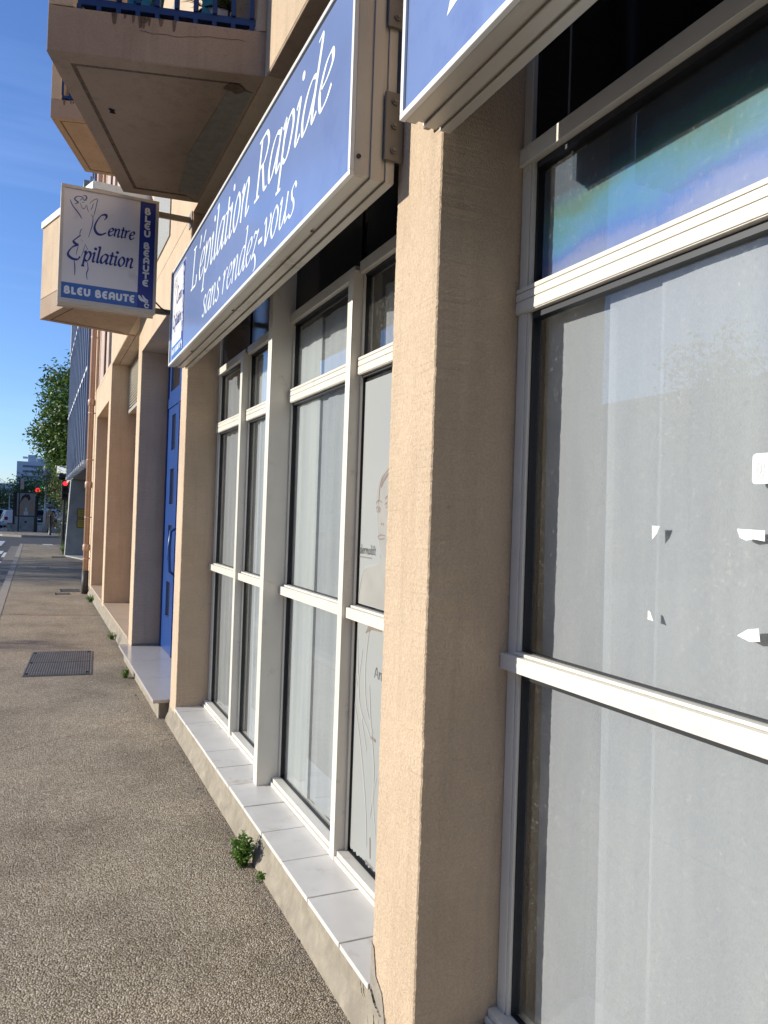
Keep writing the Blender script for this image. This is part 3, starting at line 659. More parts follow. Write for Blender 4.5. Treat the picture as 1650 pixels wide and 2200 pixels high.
# second window, from the near pane to the far pane
curtain(2.22, 3.0, .18, 2.6, .34, 'curtain', 'grey sheer curtain behind the film poster next to the near pier', 4, .008)
curtain(3.07, 3.98, .18, 2.6, .292, 'curtain_far', 'grey sheer curtain across the second window pane beside the wide mullion', 4, .006)
curtain(3.62, 3.975, .18, 2.6, .277, 'curtain_pale', 'bright white sheer strip in front of the grey one beside the wide mullion', 2, .003)
curtain(4.07, 4.905, .18, 2.6, .295, 'curtain_far', 'grey sheer curtain in the narrow pane beyond the wide mullion', 5, .008)
curtain(4.52, 4.74, .18, 2.6, .279, 'curtain_pale', 'bright sheer stripe in the narrow pane beyond the wide mullion', 2, .004)
curtain(4.97, 5.78, .18, 2.6, .295, 'curtain_far', 'grey sheer curtain in the farthest pane beside the blue door pier', 5, .008)

# ---- rainbow sheen painted as colour on a sheet in the nearest window's transom light
mb = MB(); mb.add([(.306, .92, 2.29), (.306, 1.825, 2.29), (.306, 1.825, 2.61), (.306, .92, 2.61)], [(0, 3, 2, 1)]); 
tag(mb.build('sheen_sheet', 'film'), 'iridescent blue and green film across the upper light of the nearest window', 'window film')

# ---- posters on glass, second window near pane
def poster():
    gx = J2 + .026; x = gx - .0035
    t = thing('film_poster', (gx - .01, 2.6, .2), 'pale grey poster with sketched face and draped figure on the pane beside the near pier', 'poster')
    mb = MB()
    for (z0, z1) in ((.212, 1.18), (1.246, 2.178)):
        n = 70; top = [(x, 2.230 + (2.998 - 2.230) * k / n, z1) for k in range(n + 1)]
        bot = [(x, 2.230 + (2.998 - 2.230) * k / n, z0 + (random.uniform(0.004, .02) if z0 < 1 else 0)) for k in range(n + 1)]
        mb.add(top + bot, [(k, k + 1, n + 1 + k + 1, n + 1 + k) for k in range(n)])
    mb.build('sheet', 'poster', t)
    P_ = lambda h: Pen((x - h, 3.046, 0), (0, -1, 0), (0, 0, 1), (-1, 0, 0))      # u runs from the far edge towards the pier
    face = [(.314, 1.816), (.273, 1.796), (.231, 1.765), (.206, 1.708), (.208, 1.639), (.221, 1.594), (.237, 1.522), (.267, 1.472), (.30, 1.45)]
    pen = P_(.0002); pen.poly([(p.x, p.y) for p in spline(face + [(.40, 1.45), (.47, 1.55), (.47, 1.75), (.40, 1.81)], 5, True)[:-1]])
    pen.poly([(.27, 1.455), (.25, 1.424), (.13, 1.402), (.085, 1.356), (.055, 1.25), (.5, 1.25), (.5, 1.45)]); pen.build('face_shape', 'poster_skin', t)
    pen = P_(.0006)
    pen.stroke(face, .010, taper=True); pen.stroke([(.267, 1.47), (.243, 1.424), (.123, 1.402), (.079, 1.356), (.05, 1.259)], .010, taper=True)
    for l in ([(.117, 1.06), (.085, .9), (.131, .778), (.192, .664)], [(.05, .95), (.12, .81), (.202, .744), (.238, .709)], [(.055, .823), (.123, .677), (.192, .47), (.224, .289)], [(.178, 1.15), (.15, 1.0), (.17, .85), (.25, .75)], [(.06, 1.10), (.07, .98), (.10, .86)], [(.2, .93), (.22, .8), (.27, .6), (.25, .42)], [(.3, .6), (.27, .5), (.31, .35)]): pen.stroke(l, .013, taper=True)
    pen.build('drawn_lines', 'poster_white', t)
    pen = P_(.0012)
    for (u, v) in ((.231, 1.640), (.318, 1.656)):
        pen.stroke([(u - .024, v + .004), (u - .004, v + .012), (u + .024, v + .002)], .006, taper=True); pen.stroke([(u - .02, v - .004), (u, v - .010), (u + .024, v - .003)], .003, taper=True); pen.disc(u + .002, v, .007)
        pen.stroke([(u - .025, v + .026), (u, v + .038), (u + .035, v + .028)], .005, taper=True)
    pen.disc(.266, 1.584, .004); pen.disc(.283, 1.583, .004); pen.stroke([(.232, 1.531), (.262, 1.540), (.305, 1.537)], .006, taper=True); pen.stroke([(.238, 1.528), (.262, 1.523), (.30, 1.528)], .006, taper=True)
    pen.stroke([(.321, 1.800), (.264, 1.769), (.238, 1.73), (.232, 1.66)], .005, taper=True); pen.stroke([(.33, 1.79), (.27, 1.755), (.25, 1.73)], .014, taper=True)
    pen.poly([(.143, 1.133), (.175, 1.172), (.302, 1.175), (.302, 1.16), (.2, 1.155)]); pen.poly([(.235, .737), (.276, .733), (.276, .722), (.237, .725)]); pen.stroke([(.255, .34), (.262, .26)], .006)
    pen.build('features', 'poster_brown', t)
    pen = P_(.0011)
    pen.text('Endermolift', .006, .218, 1.457, .022, width=.16, shear=0, nib=None, thin=1)
    pen.text('An', .247, .325, .972, .029, width=.12, shear=0, nib=None, thin=1)
    pen.build('lettering', 'letter_grey', t)
    pen = P_(.0011)
    pen.text('www.', .213, .305, .226, .014, width=.16, shear=0, nib=None, thin=1)
    for k in range(14): pen.stroke([(.046 + k * .0103, 1.440), (.046 + k * .0103, 1.445)], .0035)
    pen.build('small_print', 'poster_brown', t)
    return t
poster()

# ---- scraps of torn paper left on the nearest window
def scrap(pts, label, x=.2945, shape='polygon'):
    mb = MB(); ys = [p[0] for p in pts]; zs = [p[1] for p in pts]
    mb.extrude([(x, p[0], p[1]) for p in pts], (.0006, 0, 0)); ob = mb.build('paper_scrap', 'paper')
    return tag(ob, label, 'paper scrap', 'torn paper scraps stuck on the nearest window')
scrap([(1.352, 1.607), (1.328, 1.607), (1.336, 1.59), (1.350, 1.576)], 'small white triangular scrap, upper left of the scraps on the nearest window')
scrap([(1.118, 1.606), (1.052, 1.604), (1.052, 1.583), (1.078, 1.586), (1.095, 1.583), (1.110, 1.588)], 'wide torn white strip, upper right of the scraps below the rounded sticker')
scrap([(1.357, 1.412), (1.350, 1.41), (1.339, 1.39), (1.357, 1.392)], 'tiny white scrap, lower left of the scraps above the middle rail')
scrap([(1.110, 1.392), (1.085, 1.408), (1.06, 1.413), (1.056, 1.388), (1.08, 1.384)], 'curved torn white scrap, lower right of the scraps above the middle rail')
st = thing('window_sticker', (.294, 1.05, 1.70), 'white rounded sticker with a grey oval mark at the right edge of the nearest window', 'sticker')
mb = MB(); pts = []
for (cy_, cz_, a0) in ((1.085 - .008, 1.755 - .008, 0), (1.085 - .008, 1.695 + .008, -90), (.93, 1.695 + .008, 180), (.93, 1.755 - .008, 90)):
    for k in range(5): a = R(a0 + 90 - k * 22.5); pts.append((.2945, cy_ + .008 * math.cos(R(a0) + R(90) - R(k * 22.5)) , cz_ + .008 * math.sin(R(a0) + R(90) - R(k * 22.5))))
mb.extrude(pts, (.001, 0, 0)); mb.build('label', 'paper', st)
pen = Pen((.2944, 1.085, 1.695), (0, -1, 0), (0, 0, 1), (-1, 0, 0)); pen.stroke(arc(.020, .029, .008, .019, 0, 350, 16), .0022, smooth=False); pen.stroke([(.017, .018), (.021, .028), (.019, .040)], .004, taper=True); pen.build('mark', 'pole_grey', st)

# ------------------------------------------------------------------ fascia signs
def figure(pen, T, k=1.0):
    """line drawing of a standing figure and its flourishes; T maps sketch coordinates to the panel"""
    L = [([(280, 230), (300, 280), (345, 340), (370, 375), (382, 400)], 12), ([(348, 198), (320, 222), (335, 242), (352, 256), (322, 270)], 14), ([(345, 200), (385, 206), (405, 222)], 9),
         ([(400, 190), (424, 200), (428, 222), (402, 240)], 12), ([(368, 240), (385, 222), (405, 235), (430, 238)], 7), ([(368, 258), (385, 300), (400, 312), (416, 300), (422, 280)], 6),
         ([(384, 259), (398, 255), (410, 257)], 5), ([(428, 275), (435, 310), (446, 342)], 6), ([(455, 265), (495, 232), (527, 226), (516, 290), (500, 350), (490, 385)], 7), ([(492, 262), (478, 300), (466, 325)], 7),
         ([(470, 360), (486, 400), (478, 460), (462, 512), (443, 566)], 8), ([(386, 490), (370, 512), (365, 550)], 7), ([(373, 585), (395, 607)], 6), ([(408, 622), (425, 655), (441, 682)], 5),
         ([(352, 640), (340, 680), (330, 722)], 6), ([(312, 762), (318, 830), (316, 904)], 10), ([(430, 785), (438, 850), (424, 892), (430, 946)], 10), ([(408, 640), (396, 690), (375, 740)], 5), ([(370, 318), (380, 324)], 4)]
    for pts, wd in L: pen.stroke([T(*p) for p in pts], wd * k, taper=True)
def blade_face(o, U, V, n, parent, full=True):
    """artwork of the hanging sign on a unit panel (U, V are the panel's full width and height vectors)"""
    Wd, Ht = U.length, V.length; u_, v_ = U / Wd, V / Ht
    def T(a, b):                                   # sketch px -> panel metres
        da, db = a - 232, b - 120
        # axes of the panel in the sketch: right (853,145), down (-42,975)
        det = 853 * 975 + 42 * 145
        s_ = (da * 975 + 42 * db) / det; t_ = (853 * db - 145 * da) / det
        return (s_ * Wd, (1 - t_) * Ht)
    k = Ht / 975
    mb = MB(); E = lambda a, b, h: o + u_ * a + v_ * b + n * h
    def rect(m, a0, a1, b0, b1, h): m.add([E(a0, b0, h), E(a1, b0, h), E(a1, b1, h), E(a0, b1, h)], [(0, 1, 2, 3)])
    rect(mb, 0, Wd * .825, Ht * .145, Ht, .001); mb.build('white_panel', 'sign_white', parent)
    mb = MB(); rect(mb, 0, Wd * .825, 0, Ht * .145, .001); mb.build('blue_band', 'royal', parent)
    mb = MB(); rect(mb, Wd * .825, Wd, 0, Ht, .0012); mb.build('navy_band', 'navy', parent)
    pen = Pen(o + n * .001, u_, v_, n); figure(pen, T, k); pen.build('figure_drawing', 'ink_light', parent)
    pen = Pen(o + n * .0024, u_, v_, n)
    pen.stroke([T(*p) for p in ((590, 412), (610, 390), (604, 366), (562, 374), (520, 425), (500, 482), (520, 530), (560, 545), (606, 528))], 24 * k, R(50), .3)
    pen.stroke([T(*p) for p in ((372, 549), (335, 575), (308, 600), (328, 625), (352, 634))], 24 * k, R(50), .35)
    pen.stroke([T(*p) for p in ((352, 634), (300, 652), (262, 695), (262, 728), (300, 757), (345, 762), (366, 738))], 24 * k, R(50), .35)
    a = T(618, 552); b = T(872, 592); pen.text('entre', a[0], b[0], (a[1] + b[1]) / 2 , 72 * k, width=.26, shear=.12, nib=R(40), thin=.3)
    a = T(388, 775); b = T(862, 850); pen.text('pilation', a[0], b[0], (a[1] + b[1]) / 2, 84 * k, width=.26, shear=.12, nib=R(40), thin=.3)
    pen.build('script_lettering', 'ink', parent)
    pen = Pen(o + n * .0024, u_, v_, n)
    pen.text('BLEU BEAUTE', Wd * .03, Wd * .80, Ht * .040, Ht * .072, width=.27, shear=0, nib=None, thin=1, font=BOLD, track=.10)
    cw = Wd * .075; y = Ht * .955
    for ch in 'BLEU BEAUTE':
        hgt = Ht * .070 if ch != ' ' else Ht * .045
        y -= hgt
        if ch != ' ':
            hw = BOLD[ch][0]; cx = Wd * .912 - cw / 2
            pen.text(ch, cx, cx + cw, y, hgt * .92, width=.27, shear=0, nib=None, thin=1, font=BOLD)
    # feather and ring in the corner
    pen.stroke([(Wd * .84, Ht * .12), (Wd * .87, Ht * .085), (Wd * .92, Ht * .07)], Ht * .03, taper=True); pen.stroke([(Wd * .88, Ht * .125), (Wd * .915, Ht * .09), (Wd * .95, Ht * .08)], Ht * .018, taper=True)
    pen.stroke([(Wd * .91, Ht * .06), (Wd * .95, Ht * .068)], Ht * .012); pen.stroke(arc(Wd * .935, Ht * .030, Wd * .022, Ht * .018, 0, 330, 12), Ht * .012, smooth=False)
    pen.build('band_lettering', 'letter_white', parent)

def fascia(y0, y1, label, texts):
    t = thing('fascia_sign', (-.09, (y0 + y1) / 2, 2.634), label, 'shop sign', 'blue fascia signs over the shop windows')
    z0, z1 = 2.634, 3.298; x0, x1 = -.165, -.022
    # case: end caps and underside show stepped extrusion ribs
    mb = MB(); mb.box(x0 + .012, x1, y0 + .006, y1 - .006, z0 + .008, z1 - .008)
    for (a, b) in ((x0 + .006, x0 + .040), (x0 + .062, x0 + .100), (x0 + .112, x1 - .001)):
        mb.box(a, b, y0 + .004, y1 - .004, z0, z0 + .006); mb.box(a, b, y0 + .004, y1 - .004, z1 - .006, z1)
        mb.box(a, b, y0, y0 + .0045, z0 + .002, z1 - .002); mb.box(a, b, y1 - .0045, y1, z0 + .002, z1 - .002)
    mb.build('case', 'alu', t, .002)
    mb = MB(); mb.box(x0 + .002, x0 + .0115, y0 + .018, y1 - .018, z0 + .018, z1 - .018); mb.build('face_panel', 'sign_blue', t)
    mb = MB()
    mb.box(x0 - .006, x0 + .011, y0, y1, z0, z0 + .017); mb.box(x0 - .006, x0 + .011, y0, y1, z1 - .017, z1); mb.box(x0 - .006, x0 + .011, y0, y0 + .017, z0 + .0172, z1 - .0172); mb.box(x0 - .006, x0 + .011, y1 - .017, y1, z0 + .0172, z1 - .0172)
    mb.build('trim', 'trim', t, .002)
    mb = MB(); mb.box(x0 + .0005, x0 + .0019, y0 + .0172, y1 - .0172, z0 + .0172, z0 + .022); mb.box(x0 + .0005, x0 + .0019, y0 + .0172, y1 - .0172, z1 - .022, z1 - .0172); mb.box(x0 + .0005, x0 + .0019, y0 + .0172, y0 + .0215, z0 + .022, z1 - .022); mb.build('shadow_gap', 'gasket', t)
    # screws and drain holes
    mb = MB()
    for yy in (y0 + .5, (y0 + y1) / 2, y1 - .6): mb.lathe([(.0075, 0), (.0075, .003)], (x0 + .050, yy, z0 + .004), 10, (0, 0, -1))
    mb.lathe([(.007, 0), (.007, .004)], (x0 + .022, y0 - .001, z0 + .06), 10, (0, -1, 0)); mb.build('screw', 'gasket', t)
    pen = Pen((x0 + .0018, y1, 0), (0, -1, 0), (0, 0, 1), (-1, 0, 0)); texts(pen, t, y1); 
    return t
Y0S, Y1S = 2.150, 5.600
def texts1(pen, t, y1):
    pen.text("L'épilation Rapide", y1 - 4.84, y1 - 2.36, 2.972, .158, width=.175, shear=.30, nib=R(14), thin=.26)
    pen.text('sans rendez-vous', y1 - 4.45, y1 - 2.72, 2.722, .110, width=.17, shear=.30, nib=R(14), thin=.26)
    pen.build('lettering', 'letter_white', t)
    o = Vector((-.1632, 5.50, 2.665)); blade_face(o, Vector((0, -.44, 0)), Vector((0, 0, .575)), Vector((-1, 0, 0)), t)
    p2 = Pen((-.1634, 5.50, 0), (0, -1, 0), (0, 0, 1), (-1, 0, 0))
    for a in (([(-.012, 2.655), (.452, 2.655)]), ([(-.012, 3.252), (.452, 3.252)]), ([(.452, 2.655), (.452, 3.252)]), ([(-.012, 2.655), (-.012, 3.252)])): p2.stroke(a, .005)
    p2.build('logo_border', 'letter_white', t)
fascia(Y0S, Y1S, "long blue sign reading L'épilation Rapide sans rendez-vous over the second shop window", texts1)
def texts2(pen, t, y1):
    pen.poly([(y1 - 1.572, 2.775), (y1 - 1.500, 2.79), (y1 - 1.30, 3.2), (y1 - 1.38, 3.2)])
    pen.build('lettering', 'letter_white', t)
fascia(-1.85, 1.802, 'nearer blue sign cut off by the top edge, over the nearest shop window', texts2)
# brackets fixing the signs to the pier
for (y_, z_) in ((2.10, 2.805), (2.10, 3.215)):
    t = thing('sign_bracket', (-.01, y_, z_), 'bolted steel bracket plate at the %s of the gap between the two blue signs' % ('bottom' if z_ < 3 else 'top'), 'bracket', 'sign brackets on the near pier')
    mb = MB(); mb.box(-.064, -.003, y_ + .036, y_ + .0485, z_ - .105, z_ + .105); mb.build('plate', 'alu_dark', t, .002)
    if z_ < 3: m = MB(); m.box(-.030, -.012, 1.812, 1.945, 2.712, 3.285); m.build('sun_block_plate', 'alu_dark', t)  # added plate that blocks sun through the gap onto the top rail
    for dz in (-.075, 0, .075):
        m = MB(); m.lathe([(.011, 0), (.011, .006), (.006, .0065), (.006, .012)], (-.035, y_ + .0358, z_ + dz), 6, (0, -1, 0)); m.build('bolt', 'alu_dark', t)

# ------------------------------------------------------------------ hanging blade sign
bs = thing('blade_sign', (-.57, 5.9, 3.05), 'square projecting lightbox sign with white face and blue bands reading Bleu Beaute', 'hanging sign')
bx0, bx1, by0, by1, bz0, bz1 = -.905, -.245, 5.80, 5.94, 3.040, 3.868
mb = MB(); mb.box(bx0 + .004, bx1 - .004, by0 + .012, by1 - .012, bz0 + .004, bz1 - .004); mb.build('case', 'alu', bs, .003)
for (a, b, c) in ((by0, by0 + .012, 'front_trim'), (by1 - .012, by1, 'back_trim')):
    mb = MB(); w_ = .022
    mb.box(bx0, bx1, a, b, bz0, bz0 + w_ + .012); mb.box(bx0, bx1, a, b, bz1 - w_, bz1); mb.box(bx0, bx0 + w_, a, b, bz0 + w_ + .0122, bz1 - w_ - .0002); mb.box(bx1 - w_, bx1, a, b, bz0 + w_ + .0122, bz1 - w_ - .0002); mb.build(c, 'alu', bs, .002)
o = Vector((bx0 + .022, by0 + .0105, bz0 + .034)); blade_face(o, Vector((bx1 - bx0 - .044, 0, 0)), Vector((0, 0, bz1 - bz0 - .056)), Vector((0, -1, 0)), bs)
for z_ in (3.80, 3.085):
    mb = MB(); mb.box(bx1 - .003, -.006, 5.86, 5.885, z_ - .02, z_ + .02); mb.box(-.008, -.001, 5.815, 5.93, z_ - .055, z_ + .055); mb.build('arm', 'alu_dark', bs, .002)
mb = MB(); mb.tube([(bx1 + .002, 5.86, 3.15), (-.20, 5.86, 3.11), (-.15, 5.865, 3.085), (-.002, 5.9, 3.10)], .006, 6); mb.build('cable', 'black_metal', bs)

# ------------------------------------------------------------------ blue entrance door
mb = MB(); X = .285
mb.box(X, X + .05, 6.057, 6.13, .153, 3.334); mb.box(X, X + .05, 8.60, 8.661, .153, 3.334); mb.box(X, X + .05, 6.13, 8.60, 3.25, 3.334); mb.box(X, X + .05, 6.13, 8.60, 2.72, 2.83); mb.box(X, X + .05, 7.86, 7.93, .153, 2.72)
dr = mb.build('entrance_door', 'blue_paint', bld, .003)
def leaf(y0, y1, panes, mat='blue_paint', x=X + .008, z0=.16, z1=2.715):
    m = MB(); ya, yb = panes[0][0], panes[0][1]
    m.box(x, x + .03, y0, ya, z0, z1); m.box(x, x + .03, yb, y1, z0, z1); cur = z0
    for p in sorted(panes, key=lambda p: p[2]): m.box(x, x + .03, ya, yb, cur, p[2]); cur = p[3]
    m.box(x, x + .03, ya, yb, cur, z1); lf = m.build('door_leaf', mat, dr, .002)
    for p in panes:
        g = MB(); g.box(x + .014, x + .018, p[0] - .002, p[1] + .002, p[2] - .002, p[3] + .002); g.build('door_glass', 'glass', dr)
        b = MB(); b.box(x + .0305, x + .034, p[0] - .03, p[1] + .03, p[2] - .03, p[3] + .03); b.build('blind', 'pole_grey', dr)
leaf(7.935, 8.595, [(8.10, 8.34, .52, .88), (8.10, 8.34, 1.10, 1.47), (8.10, 8.34, 1.69, 2.06), (8.10, 8.34, 2.26, 2.63)])
leaf(6.99, 7.85, [(7.12, 7.70, .72, 2.58)]); leaf(6.135, 6.98, [(6.28, 6.85, .72, 2.58)])
for (a, b) in ((6.2, 6.95), (7.05, 7.80), (8.0, 8.5)): pass
leaf(6.135, 8.595, [(7.95, 8.5, 2.90, 3.18)], z0=2.832, z1=3.248); 
m = MB(); m.tube([(X + .01, 7.78, 1.45), (X - .05, 7.78, 1.42), (X - .065, 7.78, 1.25), (X - .05, 7.78, 1.02), (X + .01, 7.78, .98)], .016, 10); m.build('handle', 'blue_paint', dr, smooth=True)

# ------------------------------------------------------------------ bays beyond the door: louvre, back wall
mb = MB(); mb.box(.42, .5, 8.967, 12.394, .198, 3.05); mb.box(.42, .5, 12.742, 15.248, .205, 3.325); mb.build('recess_wall', 'stucco_soffit', bld)
mb = MB(); mb.extrude([(.255, 8.967, 3.09), (.255, 12.394, 3.09), (.255, 12.394, SOF - .03), (.255, 12.35, SOF - .03), (.255, 12.35, 3.145), (.255, 8.967, 3.145)], (.16, 0, 0))
lv = mb.build('louvre', 'alu', bld, .002)
m = MB()
for k in range(16):
    z = 3.150 + k * .044; m.extrude([(.262, 8.97, z), (.268, 8.97, z - .006), (.310, 8.97, z + .022), (.304, 8.97, z + .028)], (0, 3.375, 0))
m.build('slats', 'frame', lv)
m = MB(); m.box(.35, .41, 8.97, 12.345, 3.146, SOF - .02); m.build('louvre_back', 'gasket', lv)

# ------------------------------------------------------------------ drainpipe
mb = MB(); px_, py_ = -.075, 15.75
mb.tube([(px_, py_, .42), (px_, py_, 12.4)], .052, 14); dp = mb.build('drainpipe', 'pipe', bld, smooth=True)
m = MB(); m.tube([(px_, py_, 0.0), (px_, py_, .44)], .062, 14); m.build('pipe_shoe', 'pipe_iron', dp, smooth=True)
for z in (.82, 2.02, 3.6, 5.2, 7.0):
    m = MB(); m.lathe([(.053, 0), (.066, .01), (.068, .10), (.062, .12), (.053, .13)], (px_, py_, z), 14); m.build('collar', 'pipe', dp, smooth=True)
for z in (.66, 1.45, 2.55, 3.45, 4.9, 6.4):
    m = MB(); m.lathe([(.054, 0), (.058, .002), (.058, .022), (.054, .024)], (px_, py_, z), 14); m.box(px_ + .04, 0.0, py_ - .012, py_ + .012, z + .002, z + .02); m.build('clamp', 'pipe', dp)

# ------------------------------------------------------------------ balconies
def balcony(name, P, z0, mirror=False, rail_top=None, solid=False, dirt=True):
    """P: plan polygon wall-near, outer-near, outer-far, wall-far. Returns the balcony slab mesh (a part of the building)."""
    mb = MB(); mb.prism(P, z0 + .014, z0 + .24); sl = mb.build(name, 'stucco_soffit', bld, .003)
    Pv = [Vector((*p, 0)) for p in P]; c = sum(Pv, Vector()) / len(Pv)
    def inset(d):
        n = len(Pv); out = []
        for i in range(n):
            a, b, cc = Pv[i - 1], Pv[i], Pv[(i + 1) % n]
            e1 = (b - a).normalized(); e2 = (cc - b).normalized()
            n1 = Vector((-e1.y, e1.x, 0)); n2 = Vector((-e2.y, e2.x, 0))
            if n1.dot(c - b) < 0: n1 = -n1
            if n2.dot(c - b) < 0: n2 = -n2
            m_ = (n1 + n2); m_ = m_ / max(.2, m_.dot(n1)); out.append(b + m_ * d)
        return out
    inn = inset(.085); inn2 = inset(.108)
    m = MB(); n = len(Pv)
    for i in range(n):
        j = (i + 1) % n
        if i == n - 1: continue
        m.prism([tuple(Pv[i][:2]), tuple(Pv[j][:2]), tuple(inn[j][:2]), tuple(inn[i][:2])], z0 + .010, z0 + .0137)
    m.build('drip_rim', 'stucco_soffit', sl)
    m = MB()
    for i in range(n):
        j = (i + 1) % n
        if i == n - 1: continue
        a, b, cc, d = inn[i], inn[j], inn2[j], inn2[i]
        m.add([(p.x, p.y, z0 + .0125) for p in (a, b, cc, d)], [(0, 1, 2, 3)])
    m.build('dirty_groove', 'grime', sl)
    # parapets: outer skin thickness .12
    th = inset(.11)
    def wall(i, j, za, zb, m): m.prism([tuple(Pv[i][:2]), tuple(Pv[j][:2]), tuple(th[j][:2]), tuple(th[i][:2])], za, zb)
    return sl, Pv, th, wall
def lerp2(a, b, t): return (a.x + (b.x - a.x) * t, a.y + (b.y - a.y) * t)
def open_balcony(P, z0, name='balcony'):
    sl, Pv, th, wall = balcony(name, P, z0)
    rz = z0 + .245
    m = MB(); wall(1, 2, rz, z0 + 1.12, m); wall(2, 3, rz, z0 + 1.12, m); m.build('parapet', 'stucco', sl, .004)
    # near side: corner column and wall stub with the railing between
    m = MB(); a, b, ta, tb = Pv[0], Pv[1], th[0], th[1]
    m.prism([lerp2(a, b, .89), tuple(b[:2]), tuple(tb[:2]), lerp2(ta, tb, .89)], rz, z0 + 2.74); m.prism([tuple(a[:2]), lerp2(a, b, .03), lerp2(ta, tb, .03), tuple(ta[:2])], rz, z0 + 2.74)
    m.build('column', 'stucco', sl, .004)
    r = MB(); a2, b2 = Vector((*lerp2(a, b, .035), 0)), Vector((*lerp2(a, b, .885), 0)); dirn = (b2 - a2); nrm = Vector((dirn.y, -dirn.x, 0)).normalized()
    if nrm.dot(ta - a) < 0: nrm = -nrm
    def bar(p, q, z_0, z_1, d0, d1): r.prism([tuple((p + nrm * d0)[:2]), tuple((q + nrm * d0)[:2]), tuple((q + nrm * d1)[:2]), tuple((p + nrm * d1)[:2])], z_0, z_1)
    bar(a2, b2, rz + .03, rz + .065, .02, .06); bar(a2, b2, rz + .92, rz + .96, .015, .065)
    n = 9; L = dirn.length
    for k in range(n + 1):
        p = a2 + dirn * ((k + .3) / (n + .6)); q = p + dirn.normalized() * .022; bar(p, q, rz + .0655, rz + .9195, .01, .05); bar(p, q, rz + .004, rz + .0295, .015, .045)
    r.build('railing', 'rail_blue', sl)
    # grime running down below the railing
    g = MB(); out = -nrm
    for k in range(11):
        p = a2 + dirn * random.uniform(.45, .97) + out * .0015; wd = random.uniform(.008, .03); q = p + dirn.normalized() * wd
        l = random.uniform(.02, .07); zz = rz - .006
        g.add([(p.x, p.y, zz), (q.x, q.y, zz), (q.x - dirn.normalized().x * wd * .3, q.y - dirn.normalized().y * wd * .3, zz - l), (p.x + dirn.normalized().x * wd * .3, p.y + dirn.normalized().y * wd * .3, zz - l * .9)], [(0, 1, 2, 3)])
    # hairline crack along the edge beam
    pl = [(t_, rz - .075 + .012 * math.sin(t_ * 9) + random.uniform(-.004, .004)) for t_ in [i / 26 for i in range(2, 18)]]
    for (t1, za), (t2, zb) in zip(pl[:-1], pl[1:]):
        p = a2 + dirn * t1 + out * .0018; q = a2 + dirn * t2 + out * .0018
        g.add([(p.x, p.y, za), (q.x, q.y, zb), (q.x, q.y, zb + .0025), (p.x, p.y, za + .0025)], [(0, 1, 2, 3)])
    g.build('grime', 'grime', sl)
    return sl, Pv
PB = [(0.0, 3.845), (-1.021, 4.128), (-.506, 5.691), (0.0, 5.628)]
balB, PvB = open_balcony(PB, 3.835)
PC = [(0.0, 10.51), (-.989, 10.797), (-.487, 12.297), (0.0, 12.25)]
balC, PvC = open_balcony(PC, 6.63)
PA = [(0.0, 8.40), (-.555, 8.36), (-1.02, 9.87), (0.0, 10.15)]
slA, PvA, thA, wallA = balcony('balcony', PA, 3.80)
m = MB(); wallA(0, 1, 4.045, 4.87, m); wallA(1, 2, 4.045, 4.87, m); wallA(2, 3, 4.045, 4.87, m); m.build('parapet', 'stucco', slA, .004)
m = MB(); cen = sum(PvA, Vector()) / 4
for i in range(3):
    a, b = PvA[i], PvA[i + 1]; d = (b - a).normalized(); nn = Vector((d.y, -d.x, 0)); nn = nn if nn.dot(cen - a) < 0 else -nn
    ext = .0
    m.prism([tuple((a + nn * .02)[:2]), tuple((b + nn * .02)[:2]), tuple((b - nn * .13)[:2]), tuple((a - nn * .13)[:2])], 4.872 + i * .0004, 4.945 + i * .0004)
m.build('white_coping', 'paper', slA)
# repair strip and hole in the soffit of the near balcony
m = MB(); m.prism([(-.14, 4.02), (-.02, 4.02), (-.02, 5.5), (-.16, 5.5), (-.20, 4.9)], 3.8445, 3.8475); m.build('repair_strip', 'mortar', balB)
m = MB(); m.prism([(-.70, 4.56), (-.685, 4.553), (-.662, 4.562), (-.667, 4.58), (-.656, 4.60), (-.672, 4.607), (-.69, 4.60), (-.685, 4.585)], 3.846, 3.8478); m.build('spalled_hole', 'crack', balB)
m = MB(); m.prism([(-.115 + .055 * math.cos(k * .449) * random.uniform(.6, 1.25), 4.02 + .05 * math.sin(k * .449) * random.uniform(.6, 1.25)) for k in range(14)], 3.8415, 3.8443); m.build('spalled_hole', 'grime', balB)

# things kept on the near balcony
def folding_chair(loc, rot, label, mat):
    t = thing('folding_chair', loc, label, 'chair', 'turquoise chairs on the balcony'); q = Matrix.Rotation(rot, 3, 'Z')
    def bx(m, x0, x1, y0, y1, z0, z1, tilt=0):
        pts = []
        for z in (z0, z1):
            for (x, y) in ((x0, y0), (x1, y0), (x1, y1), (x0, y1)): v = q @ Vector((x, y + tilt * (z - z0), z)); pts.append((v.x + loc[0], v.y + loc[1], v.z + loc[2]))
        m.add(pts, [(0, 3, 2, 1), (4, 5, 6, 7), (0, 1, 5, 4), (1, 2, 6, 5), (2, 3, 7, 6), (3, 0, 4, 7)])
    for sx in (-.18, .15):
        for (y0, tl) in ((-.18, .55), (.18, -.55)): m = MB(); bx(m, sx - .02, sx + .05, y0, y0 + .03, 0, .45, tl * .4); m.build('leg', mat, t)
    m = MB()
    for k in range(4): bx(m, -.19, .19, -.19 + k * .10, -.11 + k * .10, .452, .47)
    m.build('seat', mat, t)
    m = MB()
    for k in range(4): bx(m, -.17 + k * .095, -.11 + k * .095, .20, .22, .48, .92, .15)
    m.build('backrest', mat, t)
folding_chair((-.74, 4.335, 4.075), R(-15), 'turquoise slatted chair at the outer end of the balcony railing', 'turq')
folding_chair((-.38, 4.235, 4.075), R(-15), 'turquoise slatted chair behind the middle of the balcony railing', 'turq')
